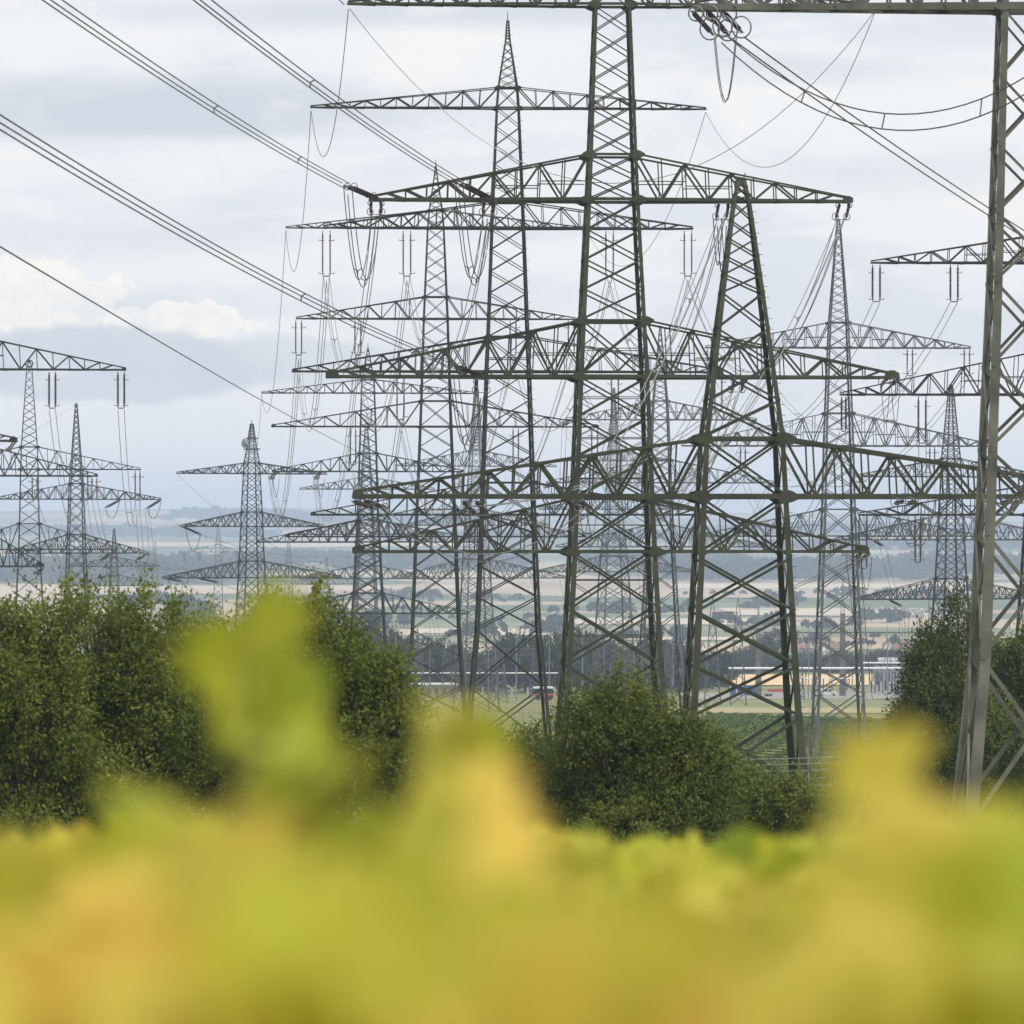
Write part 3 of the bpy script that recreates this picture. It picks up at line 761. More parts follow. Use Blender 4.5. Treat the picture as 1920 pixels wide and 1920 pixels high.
# right hand line R -> Q -> T
for a, b_, nm in (((1643, 568), (1331, 706), 'outer'), ((1789, 566), (1438, 706), 'inner')):
    wires(on('R', *a), on('Q', *b_), 6.5, 'thin pair, %s, from right edge pylon to galvanised grey pylon upper phase' % nm, 2, 0.5, 0.024, 'wire', (0.4, 0.8))
for a, b_, nm in (((1582, 810), (1393, 892), 'outer'), ((1729, 834), (1748, 892), 'inner')):
    wires(on('R', *a), on('Q', *b_), 6.0, 'thin pair, %s, from right edge pylon to galvanised grey pylon middle phase' % nm, 2, 0.5, 0.024, 'wire', (0.5,))
for a, b_, nm in (((1331, 706), (1058, 797), 'far left'), ((1438, 706), (1120, 797), 'near left'), ((1706, 706), (1340, 797), 'near right'), ((1813, 706), (1408, 797), 'far right')):
    wires(on('Q', *a), on('T', *b_), 9.0, 'thin pair, %s, from galvanised grey pylon to blue grey pylon top arm' % nm, 2, 0.55, 0.028, 'wire', (0.4, 0.7))
for a, b_, nm in (((1393, 892), (1024, 915), 'left'), ((1748, 892), (1440, 915), 'right')):
    wires(on('Q', *a), on('T', *b_), 8.0, 'thin pair, %s, from galvanised grey to blue grey pylon middle arm' % nm, 2, 0.55, 0.028, 'wire', (0.5,))
for a, b_, nm in (((1058, 797), (1045, 862), 'upper left'), ((1408, 797), (1255, 862), 'upper right'), ((1024, 915), (1015, 955), 'middle left'), ((1440, 915), (1285, 955), 'middle right')):
    wires(on('T', *a), on('U', *b_), 8.0, 'faint pair, %s, from blue grey pylon to narrow grey pylon' % nm, 2, 0.6, 0.03, 'wire', ())
for a, b_, nm in (((508, 900), (565, 918), 'outer left'), ((592, 900), (620, 918), 'inner left'), ((785, 900), (750, 918), 'inner right'), ((856, 900), (812, 918), 'outer right')):
    wires(on('F', *a), on('F2', *b_), 7.0, 'faint pair, %s, from greyish four armed pylon to faint pylon behind' % nm, 2, 0.6, 0.032, 'wire', ())
# left group
for a, b_, nm in (((98, 768), (160, 935), 'inner'), ((227, 768), (258, 935), 'outer')):
    wires(on('I', *a), on('H', *b_), 7.0, 'dark pair, %s, hanging from high left arm to looped top pylon' % nm, 2, 0.6, 0.03, 'wire_dark', (0.4,))
for a, b_, nm in (((160, 937), (198, 953), 'inner'), ((258, 937), (276, 953), 'outer')):
    wires(on('H', *a), on('K', *b_), 8.0, 'thin pair, %s, from looped top pylon to pointed pylon' % nm, 2, 0.6, 0.03, 'wire', ())
for a, b_, nm in (((177, 935), (256, 1050), 'outer'), ((65, 935), (190, 1050), 'inner')):
    wires(on('J', *a), on('K', *b_), 7.0, 'thin pair, %s, from left edge pylon down to pointed pylon' % nm, 2, 0.6, 0.028, 'wire', ())
for a, b_, nm in (((256, 1050), (300, 1064), 'lower outer'), ((190, 1050), (235, 1064), 'lower inner'), ((276, 953), (306, 1099), 'upper outer')):
    wires(on('K', *a), on('M', *b_), 6.0, 'faint pair, %s, from pointed pylon to small hazy pylon' % nm, 2, 0.7, 0.035, 'wire', ())
for a, b_, nm in (((376, 1003), (830, 1003), 'middle arm'), ((340, 1091), (560, 1086), 'lowest arm outer'), ((408, 1093), (800, 1086), 'lowest arm inner')):
    wires(on('G', *a), on('F2', *b_), 4.0, 'faint pair from dish pylon %s running to the right' % nm, 2, 0.6, 0.03, 'wire', ())
for dx, lab in ((0, 'slim jumper loop under middle arm tip of dish pylon'), (-32, 'slim jumper loop under lowest arm tip of dish pylon')):
    jumper(on('G', 348 + dx, 992 + (94 if dx else 0)), on('G', 376 + dx, 1002 + (88 if dx else 0)), 3.2, lab, 2, 0.4, 0.03)
for x, y, lab in ((290, 955, 'jumper loop right tip upper arm of pointed pylon'), (212, 955, 'jumper loop inner upper arm of pointed pylon'), (268, 1052, 'jumper loop right tip lower arm of pointed pylon')):
    jumper(on('K', x - 14, y), on('K', x + 12, y - 14), 2.2, lab, 2, 0.5, 0.03)
for x, y, lab in ((516, 898, 'jumper loop left tip of greyish pylon second arm'), (600, 898, 'jumper loop inner left of greyish pylon second arm'), (858, 898, 'jumper loop right tip of greyish pylon second arm')):
    jumper(on('F', x - 6, y), on('F', x + 8, y), 2.4, lab, 2, 0.5, 0.03)
# down-leads into the substation
SUBP = [(1130, 1186), (1160, 1186), (1500, 1186), (1540, 1186), (1600, 1186), (1650, 1186), (1690, 1186), (1725, 1186)]
for (x0, y0_, k), (x1, y1), d1, lab in (((1600, 1046, 'C'), (1640, 1280), 1100, 'pale pair dropping past galvanised pylon to the switchgear'),
                              ((1655, 1025, 'S'), (1745, 1230), 1150, 'pale pair dropping from close braced pylon middle arm'),
                              ((1690, 1137, 'S'), (1700, 1290), 1180, 'pale pair dropping from close braced pylon lowest arm'),
                              ((1050, 1072, 'U'), (1140, 1280), 1200, 'pale pair dropping left from narrow grey pylon behind central legs'),
                              ((1200, 1072, 'U'), (1240, 1290), 1200, 'pale pair dropping right from narrow grey pylon behind central legs'),
                              ((800, 1086, 'V'), (865, 1270), 1200, 'pale pair dropping left from narrow pylon behind needle legs'),
                              ((1000, 1086, 'V'), (1080, 1240), 1200, 'pale pair dropping right from narrow pylon behind needle legs')):
    wires(on(k, x0, y0_), at(x1, y1, d1), 6.0, lab, 2, 0.8, 0.03, 'wire', (), group='down leads into the substation')

# ------------------------------------------------------------------ ground sheet
ds = [-200, -60, -20, 0, 5, 10, 20, 30, 45, 60, 80, 100, 125, 150, 175, 200, 235, 270, 300, 330, 380, 430, 500, 570, 650, 730, 800, 900, 1000, 1120, 1230, 1350, 1500, 1620, 1760, 2000, 2250, 2500]
dd = 2500
while dd < 16000: dd += 180; ds.append(dd)
gx = np.linspace(-1, 1, 121)
verts = []; faces = []
for d_ in ds:
    half = 260 + max(0, d_) * 0.42
    for g in gx:
        x = g * half; verts.append((x, d_, ground_z(x, d_)))
nx = len(gx)
for i in range(len(ds) - 1):
    for j in range(nx - 1):
        a = i * nx + j; faces.append((a, a + 1, a + nx + 1, a + nx))
me = bpy.data.meshes.new('ground'); me.from_pydata(verts, [], faces)
me.polygons.foreach_set('use_smooth', [True] * len(me.polygons))
gobj = bpy.data.objects.new('ground', me); COL.objects.link(gobj); gobj['kind'] = 'structure'
m, nt, bs = new_mat('fields_and_grass'); N = nt.nodes
geo = N.new('ShaderNodeNewGeometry'); sep = N.new('ShaderNodeSeparateXYZ'); link(nt, geo.outputs['Position'], sep.inputs[0])
def mapping(sx, sy):
    mp = N.new('ShaderNodeMapping'); mp.inputs['Scale'].default_value = (sx, sy, 0.0); link(nt, geo.outputs['Position'], mp.inputs['Vector']); return mp
mp = mapping(1 / 420.0, 1 / 330.0); mp.inputs['Rotation'].default_value = (0, 0, R(14))
dn = N.new('ShaderNodeTexNoise'); dn.inputs['Scale'].default_value = 0.8; link(nt, mp.outputs[0], dn.inputs['Vector'])
vo = N.new('ShaderNodeTexVoronoi'); vo.inputs['Scale'].default_value = 1.0; vo.inputs['Randomness'].default_value = 0.85
link(nt, mp.outputs[0], vo.inputs['Vector'])
sc_ = N.new('ShaderNodeSeparateColor'); link(nt, vo.outputs['Color'], sc_.inputs[0])
rp = N.new('ShaderNodeValToRGB'); rp.color_ramp.interpolation = 'CONSTANT'
cols = [(0.0, (0.10, 0.13, 0.06)), (0.22, (0.40, 0.32, 0.22)), (0.42, (0.16, 0.18, 0.10)), (0.55, (0.47, 0.38, 0.27)), (0.68, (0.11, 0.14, 0.07)), (0.78, (0.34, 0.26, 0.18)), (0.9, (0.21, 0.22, 0.13))]
while len(rp.color_ramp.elements) < len(cols): rp.color_ramp.elements.new(0.5)
for e, (p_, c_) in zip(rp.color_ramp.elements, cols): e.position = p_; e.color = (*c_, 1)
link(nt, sc_.outputs[0], rp.inputs['Fac'])
# near ground: dry grass and soil
mp2 = mapping(1 / 6.0, 1 / 6.0)
n2 = N.new('ShaderNodeTexNoise'); n2.inputs['Scale'].default_value = 1.0; n2.inputs['Detail'].default_value = 8; link(nt, mp2.outputs[0], n2.inputs['Vector'])
rp2 = N.new('ShaderNodeValToRGB'); rp2.color_ramp.elements[0].position = 0.35; rp2.color_ramp.elements[1].position = 0.68
rp2.color_ramp.elements[0].color = (0.085, 0.11, 0.03, 1); rp2.color_ramp.elements[1].color = (0.26, 0.235, 0.10, 1)
link(nt, n2.outputs['Fac'], rp2.inputs['Fac'])
mp3 = mapping(1 / 60.0, 1 / 25.0)
n3 = N.new('ShaderNodeTexNoise'); n3.inputs['Scale'].default_value = 1.0; n3.inputs['Detail'].default_value = 3; link(nt, mp3.outputs[0], n3.inputs['Vector'])
rp3 = N.new('ShaderNodeValToRGB'); rp3.color_ramp.elements[0].position = 0.42; rp3.color_ramp.elements[1].position = 0.6
rp3.color_ramp.elements[0].color = (0.10, 0.135, 0.04, 1); rp3.color_ramp.elements[1].color = (0.27, 0.23, 0.12, 1)
link(nt, n3.outputs['Fac'], rp3.inputs['Fac'])
mixa = N.new('ShaderNodeMixRGB'); mixa.inputs['Fac'].default_value = 0.55; link(nt, rp2.outputs[0], mixa.inputs[1]); link(nt, rp3.outputs[0], mixa.inputs[2])
st = N.new('ShaderNodeMapRange'); st.inputs['From Min'].default_value = 1780; st.inputs['From Max'].default_value = 1800; link(nt, sep.outputs['Y'], st.inputs['Value'])
mixb = N.new('ShaderNodeMixRGB'); link(nt, st.outputs[0], mixb.inputs['Fac']); link(nt, mixa.outputs[0], mixb.inputs[1]); link(nt, rp.outputs[0], mixb.inputs[2])
link(nt, mixb.outputs[0], bs.inputs['Base Color']); bs.inputs['Roughness'].default_value = 1.0; bs.inputs['Specular IOR Level'].default_value = 0.1
me.materials.append(m)

def sheet(name, x0, x1, d0, d1, mat, lift=0.08, n=10):
    """field surface lying on the ground, corners in photo columns at each distance"""
    vs = []; fs = []
    for i in range(n + 1):
        d_ = d0 + (d1 - d0) * i / n
        for j in range(n + 1):
            px = x0 + (x1 - x0) * j / n; x = (px - 960) * d0 / F
            vs.append((x, d_, ground_z(x, d_) + lift))
    for i in range(n):
        for j in range(n):
            a = i * (n + 1) + j; fs.append((a, a + 1, a + n + 2, a + n + 1))
    me = bpy.data.meshes.new(name); me.from_pydata(vs, [], fs); me.materials.append(mat)
    o = bpy.data.objects.new(name, me); COL.objects.link(o); o['kind'] = 'structure'; return o
wheat = steel('ripe_wheat', (0.58, 0.42, 0.22), 1.0, 0, 0.15, 0.15)
sheet('wheat_field', 1290, 1790, 1500, 1740, wheat, 0.3)
pale = steel('stubble', (0.50, 0.42, 0.31), 1.0, 0, 0.12, 0.01)
soil = steel('vineyard_soil', (0.15, 0.15, 0.06), 1.0, 0, 0.3, 0.3)
sheet('vineyard_soil', 1290, 1760, 352, 885, soil, 0.05, 40)
tan = steel('dry_grass', (0.30, 0.255, 0.13), 1.0, 0, 0.25, 0.2)
sheet('dry_grass_strip', 1240, 1740, 890, 1010, tan, 0.1)
sheet('meadow', 1240, 1740, 1010, 1165, steel('mown_meadow', (0.16, 0.185, 0.065), 1.0, 0, 0.25, 0.12), 0.1)
gravel = steel('gravel', (0.26, 0.24, 0.21), 1.0, 0, 0.2, 0.5)
sheet('gravel_yard', 1300, 1900, 1170, 1300, gravel, 0.12)
for x0, x1, d0, d1 in ((760, 1030, 2950, 3150), (1020, 1480, 3300, 3520), (1380, 1800, 3650, 4000), (280, 420, 3350, 3700), (1270, 1720, 4900, 5200), (820, 960, 4950, 5150), (-60, 120, 4300, 4600), (1000, 1500, 2800, 2900), (380, 900, 8200, 8500), (1500, 2000, 8700, 9000)):
    sheet('stubble_field', x0, x1, d0, d1, pale, 0.6, 8)

# ------------------------------------------------------------------ foliage
def leaf_mesh(name, pos, nrm_bias, size, mat, parent=None, org=(0, 0, 0), tint=None, aspect=0.55, dirs=None, fold=True):
    """one mesh of many small folded leaves. pos (n,3)"""
    n = len(pos); pos = np.asarray(pos, float)
    d = rng.normal(size=(n, 3)) if dirs is None else dirs + rng.normal(size=(n, 3)) * 0.45
    d /= np.linalg.norm(d, axis=1, keepdims=True) + 1e-9
    u = rng.normal(size=(n, 3)) * (0.55 if np.ndim(nrm_bias) == 2 else 1.0) + np.asarray(nrm_bias)
    s = np.cross(d, u); s /= np.linalg.norm(s, axis=1, keepdims=True) + 1e-9
    w = np.cross(s, d)
    sz = (size * (0.6 + 0.8 * rng.random(n)))[:, None]
    o = np.asarray(org, float)
    p0 = pos - d * sz * 0.5; p1 = pos + s * sz * aspect * 0.5 - w * sz * 0.12; p2 = pos + d * sz * 0.5; p3 = pos - s * sz * aspect * 0.5 - w * sz * 0.12
    V = np.stack([p0, p1, p2, p3], 1).reshape(-1, 3) - o
    me = bpy.data.meshes.new(name)
    me.vertices.add(4 * n); me.vertices.foreach_set('co', V.ravel())
    if fold:
        idx = np.arange(n)[:, None] * 4 + np.array([0, 1, 2, 0, 2, 3])[None]
        me.loops.add(6 * n); me.loops.foreach_set('vertex_index', idx.ravel().astype(np.int32))
        me.polygons.add(2 * n); me.polygons.foreach_set('loop_start', np.arange(2 * n, dtype=np.int32) * 3)
        k = 2
    else:
        me.loops.add(4 * n); me.loops.foreach_set('vertex_index', np.arange(4 * n, dtype=np.int32))
        me.polygons.add(n); me.polygons.foreach_set('loop_start', np.arange(n, dtype=np.int32) * 4)
        k = 1
    me.update(calc_edges=True)
    at_ = me.attributes.new('tint', 'FLOAT', 'FACE')
    tv = rng.random(n) if tint is None else np.clip(tint, 0, 1)
    at_.data.foreach_set('value', np.repeat(tv, k).astype(np.float32))
    me.materials.append(MAT[mat]); me.update()
    ob = bpy.data.objects.new(name, me); COL.objects.link(ob)
    if parent is not None: ob.parent = parent
    else: ob.location = org
    return ob

def sprigs(lobes, nsprig, per, length, up=0.5):
    """lobes: list of (centre Vector, rx, ry, rz); leafy twigs growing outward"""
    vol = np.array([l[1] * l[2] * l[3] for l in lobes]) ** 0.67; vol /= vol.sum()
    which = rng.choice(len(lobes), nsprig, p=vol)
    c = np.array([tuple(lobes[i][0]) for i in which]); r = np.array([lobes[i][1:4] for i in which])
    g = rng.normal(size=(nsprig, 3)); g /= np.linalg.norm(g, axis=1, keepdims=True)
    rad = (0.62 + 0.38 * rng.random(nsprig) ** 0.7)[:, None]
    base = c + g * r * rad
    # lumpiness: pull sprigs toward clump centres
    d = g + np.array([0, 0, up]) + rng.normal(size=g.shape) * 0.35
    d /= np.linalg.norm(d, axis=1, keepdims=True)
    L = length * (0.5 + rng.random(nsprig))
    t = rng.random((nsprig, per)) 
    pos = base[:, None, :] + d[:, None, :] * (L[:, None] * t)[:, :, None] + rng.normal(size=(nsprig, per, 3)) * (length * 0.13)
    dirs = np.repeat(d[:, None, :], per, 1) + rng.normal(size=(nsprig, per, 3)) * 0.6
    ct = rng.random(len(lobes))
    st = ct[which][:, None] * 0.5 + rng.random(nsprig)[:, None] * 0.25 + rng.random((nsprig, per)) * 0.32 - 0.05
    g3 = np.repeat((g * 1.9 + np.array([0, 0, 0.45]))[:, None, :], per, 1).reshape(-1, 3)
    return pos.reshape(-1, 3), dirs.reshape(-1, 3), st.reshape(-1), g3

def lobe(px, py, d, rx, ry, depth=None):
    k = d / F
    return (at(px, py, d), rx * k, (depth if depth else (rx + ry) / 2) * k, ry * k)

def clump(lobes, n, shrink=0.36):
    """break big lobes into many smaller clumps sitting on their surface"""
    out = []
    big = max(l[1] for l in lobes)
    for c, a, b_, e in lobes:
        for i in range(max(3, int(n * min(1.0, a / big)))):
            g = rng.normal(size=3); g /= np.linalg.norm(g)
            k = 0.45 + 0.5 * rng.random()
            q = shrink * (0.5 + 1.0 * rng.random())
            out.append((c + Vector((g[0] * a * k, g[1] * b_ * k, g[2] * e * k)), a * q, b_ * q, e * q))
    return out

def tree(name, label, base_px, d, lobes, nsp, per, leaf, length, mat, group, cat='tree', up=0.5, nclump=14, shrink=0.36, stems=5, aspect=0.5):
    x = (base_px - 960) * d / F; gz = ground_z(x, d)
    org = Vector((x, d, gz))
    root = empty(name, org); tag(root, label, cat, group)
    L = [lobe(*l) for l in lobes]
    cl = clump(L, nclump, shrink)
    pos, dirs, st, g3 = sprigs(cl, nsp, per, length, up)
    keep = pos[:, 2] > gz + 0.05
    leaf_mesh('crown' if cat == 'tree' else 'foliage', pos[keep], g3[keep], leaf, mat, root, org, st[keep], aspect, dirs[keep])
    b = MB()
    b.tube([org, org + (L[0][0] - org) * 0.35 + Vector((0.1, 0, 0)), org + (L[0][0] - org) * 0.75], 0.16, 7, 0.09)
    b.build('trunk', 'bark', root, org, True)
    b = MB()
    for c, a, bb, e in cl:
        s = org + (L[0][0] - org) * (0.25 + 0.4 * random.random())
        mid = s.lerp(c, 0.55) + Vector((0, 0, 0.15 * (c - s).length * random.random()))
        b.tube([s, mid, c, c + (c - s).normalized() * e * 0.8], 0.05, 5, 0.008)
    b.build('limbs', 'bark', root, org, True)
    return root

def tops(x0, x1, y, d, n):
    return [(x0 + (x1 - x0) * (i + random.random()) / n, y + random.uniform(-28, 40), d + random.uniform(-1, 1), random.uniform(14, 26), random.uniform(35, 62)) for i in range(n)]
G1 = 'trees and bushes behind the vineyard'
tree('leafy_tree', 'dark leafy tree at left picture edge with feathery top', 60, 128, [(40, 1330, 128, 120, 160), (-60, 1330, 128, 110, 160), (60, 1500, 129, 150, 150), (118, 1310, 129, 60, 135)] + tops(-80, 150, 1185, 128, 12), 5292, 16, 0.125, 0.75, 'leaf_tree', G1, up=0.9, nclump=15, shrink=0.3)
tree('leafy_tree', 'dark leafy tree second from left edge with tallest upright shoots', 205, 131, [(200, 1320, 131, 110, 155), (250, 1440, 131, 130, 180), (285, 1320, 132, 65, 140), (150, 1460, 131, 90, 160)] + tops(110, 330, 1180, 131, 12), 4788, 16, 0.125, 0.75, 'leaf_tree', G1, up=1.0, nclump=15, shrink=0.3)
tree('leafy_tree', 'dark leafy tree behind the tallest blurred vine shoot', 350, 134, [(330, 1340, 134, 90, 145), (430, 1400, 134, 110, 200), (390, 1340, 134, 80, 130)] + tops(300, 480, 1215, 134, 9), 3780, 16, 0.125, 0.75, 'leaf_tree', G1, up=0.9, nclump=18)
tree('round_bush', 'broad rounded leafy tree right of the tallest blurred vine shoot', 600, 126, [(590, 1280, 126, 120, 140), (520, 1260, 127, 85, 110), (660, 1370, 126, 115, 150), (735, 1365, 126, 55, 75), (560, 1450, 126, 150, 130)] + tops(470, 680, 1175, 126, 8), 7560, 16, 0.125, 0.62, 'leaf_tree', G1, up=0.5, nclump=17, shrink=0.28, cat='tree')
tree('leafy_tree', 'low green bush between the broad rounded tree and dark central bush', 900, 150, [(920, 1460, 150, 90, 70), (985, 1440, 150, 55, 60)], 1500, 12, 0.12, 0.55, 'leaf_bush', G1, nclump=16)
tree('conifer_bush', 'dark dense bush in front of the central pylon legs', 1190, 122, [(1135, 1375, 122, 85, 95), (1215, 1385, 122, 100, 95), (1290, 1430, 122, 80, 80), (1130, 1480, 122, 120, 110), (1280, 1480, 122, 100, 120), (1200, 1550, 122, 180, 80)] + tops(1080, 1210, 1312, 122, 6), 8500, 16, 0.10, 0.6, 'leaf_conifer', G1, up=-0.1, nclump=20, shrink=0.27, cat='bush', aspect=0.42)
tree('leafy_tree', 'small low bush beside right foot of the capped pylon', 1450, 140, [(1450, 1520, 140, 80, 70), (1520, 1540, 140, 60, 60)], 1600, 12, 0.11, 0.5, 'leaf_bush', G1, nclump=16, cat='bush')
tree('dark_tree', 'dark upright tree left of the nearest pylon leg', 1765, 228, [(1755, 1330, 228, 55, 140), (1725, 1370, 228, 45, 80), (1790, 1350, 228, 50, 170)], 4600, 14, 0.16, 0.85, 'leaf_conifer', G1, up=0.8, nclump=22)
tree('dark_tree', 'dark upright tree right behind the nearest pylon leg', 1880, 240, [(1855, 1290, 240, 40, 120), (1900, 1330, 240, 60, 150), (1950, 1300, 240, 50, 140)], 4200, 14, 0.17, 0.9, 'leaf_conifer', G1, up=0.9, nclump=15, shrink=0.3)
tree('light_bush', 'lighter green bush inside the nearest pylon base', 1890, 219, [(1870, 1440, 219, 100, 110), (1950, 1420, 219, 90, 120), (1800, 1480, 219, 90, 70)], 5000, 14, 0.15, 0.85, 'leaf_bush', G1, up=0.9, nclump=20)

tree('leafy_tree', 'low shrubby bush in the gap between rounded tree and needle pylon foot', 810, 146, [(800, 1490, 146, 70, 80), (860, 1500, 147, 70, 75), (750, 1530, 146, 60, 70)] + tops(750, 880, 1430, 146, 5), 2600, 14, 0.12, 0.55, 'leaf_bush', G1, nclump=16, cat='bush')
# rough grass on the slope below the pylons
n = 15000
gd = 205 + 155 * rng.random(n); gxx = ((690 + 1080 * rng.random(n)) - 960) * gd / F
gzz = np.interp(gd, PROF_D, PROF_Z)
hh_ = 0.25 + 0.75 * np.array([max(0.0, mnoise.noise(Vector((a * 0.3, c * 0.12, 2.0))) + 0.4) for a, c in zip(gxx, gd)])
pos = np.stack([gxx, gd, gzz + hh_ * 0.45 * rng.random(n)], 1)
o = leaf_mesh('rough_grass', pos, (0, -0.6, 0.5), hh_ * 0.9, 'leaf_bush', None, (0, 0, 0), rng.random(n), 0.4, np.tile(np.array([0, 0, 1.5]), (n, 1)))
tag(o, 'rough green grass and weeds on the slope below the pylons', 'grass', None, 'stuff')

# trees behind the substation
G2 = 'trees behind the substation'
farlist = [(735, 1178, 48, 1290), (785, 1198, 52, 1330), (835, 1210, 48, 1300), (885, 1218, 50, 1340), (935, 1202, 54, 1310), (985, 1196, 52, 1330), (1035, 1198, 54, 1300), (1085, 1196, 50, 1340), (1130, 1200, 50, 1310), (1180, 1186, 50, 1330), (1228, 1200, 48, 1320), (1276, 1216, 46, 1300), (1335, 1228, 42, 1400), (1455, 1193, 46, 1800), (1398, 1222, 42, 1780), (1520, 1226, 40, 1820), (1580, 1228, 40, 1790), (1640, 1224, 38, 1850), (1700, 1228, 40, 1820), (700, 1170, 40, 1260)]
nth = ['first', 'second', 'third', 'fourth', 'fifth', 'sixth', 'seventh', 'eighth', 'ninth', 'tenth', 'eleventh', 'twelfth', 'thirteenth', 'fourteenth', 'fifteenth', 'sixteenth', 'seventeenth', 'eighteenth', 'nineteenth', 'twentieth']
order = sorted(range(len(farlist)), key=lambda i: farlist[i][0])
for rank, i in enumerate(order):
    px, top, w, d_ = farlist[i]
    x = (px - 960) * d_ / F; gz = ground_z(x, d_); gy = Y0 - gz * F / d_
    h = gy - top
    tree('distant_tree', 'dark hazy tree behind the substation, %s from the left' % nth[rank], px, d_,
         [(px, top + h * 0.42, d_, w, h * 0.42), (px + w * 0.4, top + h * 0.55, d_, w * 0.8, h * 0.4), (px - w * 0.5, top + h * 0.6, d_, w * 0.8, h * 0.38)], 1300, 8, 0.85, 1.7, 'leaf_far', G2, up=0.3, nclump=9, shrink=0.42)

# woods and hedges far out on the plain
def woods(label, strips):
    P_ = []; S_ = []
    for x0, x1, d0, d1, hgt in strips:
        area = abs(x1 - x0) * d0 / F * (d1 - d0)
        n = int(min(420, max(10, area / 500)))
        n = int(n * 1.25)
        for i in range(n):
            d_ = d0 + (d1 - d0) * random.random(); x = ((x0 + (x1 - x0) * random.random()) - 960) * d0 / F
            h = hgt * (0.35 + 0.85 * random.random() ** 1.4); gz = ground_z(x, d_); wd = h * random.uniform(0.45, 0.9)
            k = 60
            g = rng.normal(size=(k, 3)); g /= np.linalg.norm(g, axis=1, keepdims=True); g[:, 2] = np.abs(g[:, 2]) * 1.0 - 0.3
            q = np.array([x, d_, gz + h * 0.45]) + g * np.array([wd, wd, h * 0.55]) * (0.55 + 0.45 * rng.random(k))[:, None]
            P_.append(q); S_.append(np.full(k, 1.2 + h * 0.2))
    pos = np.concatenate(P_)
    o = leaf_mesh('distant_woods', pos, (0, -0.3, 0.8), np.concatenate(S_), 'leaf_far', None, (0, 0, 0), None, 0.9, None, False)
    tag(o, label, 'woods', None, 'stuff')
woods('dark blue wooded belt across the far slope', [(1260, 1800, 5300, 5900, 24), (1100, 1400, 6100, 6600, 20), (620, 1000, 5900, 6400, 22), (-100, 420, 5200, 6000, 26), (400, 640, 6300, 6700, 20), (1750, 2300, 5600, 6300, 22)])
woods('scattered hazy hedges and tree clumps between the fields', [(1380, 1480, 3900, 3960, 12), (1440, 1500, 4050, 4120, 15), (1000, 1060, 3000, 3060, 12), (840, 930, 2900, 2960, 11), (1150, 1300, 2750, 2800, 10), (1500, 1640, 3150, 3200, 11), (1600, 1740, 3400, 3450, 11), (330, 380, 3150, 3250, 22), (1020, 1300, 3600, 3640, 14), (1340, 1500, 3250, 3300, 11), (600, 760, 3200, 3240, 14), (700, 1000, 4300, 4350, 14), (1550, 1900, 4400, 4460, 14), (200, 330, 4000, 4060, 14), (1440, 1800, 2620, 2650, 6), (1000, 1420, 3050, 3075, 5), (1450, 1900, 2900, 2930, 5), (300, 900, 3800, 3830, 6), (1250, 1700, 4700, 4740, 7), (700, 1200, 3450, 3480, 6), (1480, 1780, 2600, 2640, 8), (900, 1250, 2350, 2400, 9)])
woods('pale blue woods near the crest of the far hills', [(-300, 500, 9500, 10200, 22), (700, 1400, 9000, 9600, 20), (1300, 2200, 10000, 10800, 22), (300, 900, 11500, 12200, 24), (1400, 2100, 7600, 8000, 18)])

# vineyard rows on the slope behind the pylons
G3 = 'vine rows on the slope'
for i in range(24):
    d0 = 366 * 1.038 ** i
    xa = (1325 - 960) * d0 / F; d1 = d0 * 0.86; xb = (1700 - 960) * d1 / F
    n = 2200
    t = rng.random(n); x = xa + (xb - xa) * t; dd_ = d0 + (d1 - d0) * t + rng.normal(size=n) * 0.35
    gz = np.interp(dd_, PROF_D, PROF_Z)
    z = gz + 0.03 + 0.2 * (d0 / 366) * rng.random(n) ** 0.8 * (0.8 + 0.3 * np.sin(x * 3 + i * 2.1))
    o = leaf_mesh('vine_row', np.stack([x, dd_, z], 1), (0, -0.3, 0.8), 0.18 * d0 / 366, 'leaf_row', None, (xa, d0, float(np.interp(d0, PROF_D, PROF_Z))), rng.random(n), 0.8)
    tag(o, 'low green vine row on the slope behind the capped pylon foot', 'vine row', G3)

# wire fence near the capped pylon foot
root = empty('wire_fence', at(1400, 1480, 165)); tag(root, 'wire fence strung low between bushes near capped pylon foot', 'fence')
fo = root.location
for px in (1516,):
    b = MB(); p = at(px, 1500, 165); b.tube([Vector((p.x, p.y, ground_z(p.x, 165))), Vector((p.x, p.y, at(px, 1412, 165).z))], 0.022, 6); b.build('post', 'midgrey', root, fo)
for yy in (1420, 1431, 1443, 1458, 1472):
    b = MB(); b.tube([at(1255, yy + 2, 165), at(1400, yy + 4, 165), at(1560, yy, 165)], 0.006, 4); b.build('fence_wire', 'lightgrey', root, fo)

# ------------------------------------------------------------------ foreground vines (out of focus)
def vine_leaves(n, fx, fd, ztop, thick, tintf, zpow=1.0):
    """leaf positions under a canopy-top surface"""
    x = fx(n); d_ = fd(n)
    zt = ztop(x, d_)
    z = zt - thick * rng.random(n) ** zpow
    return np.stack([x, d_, z], 1), tintf(x, d_, z)

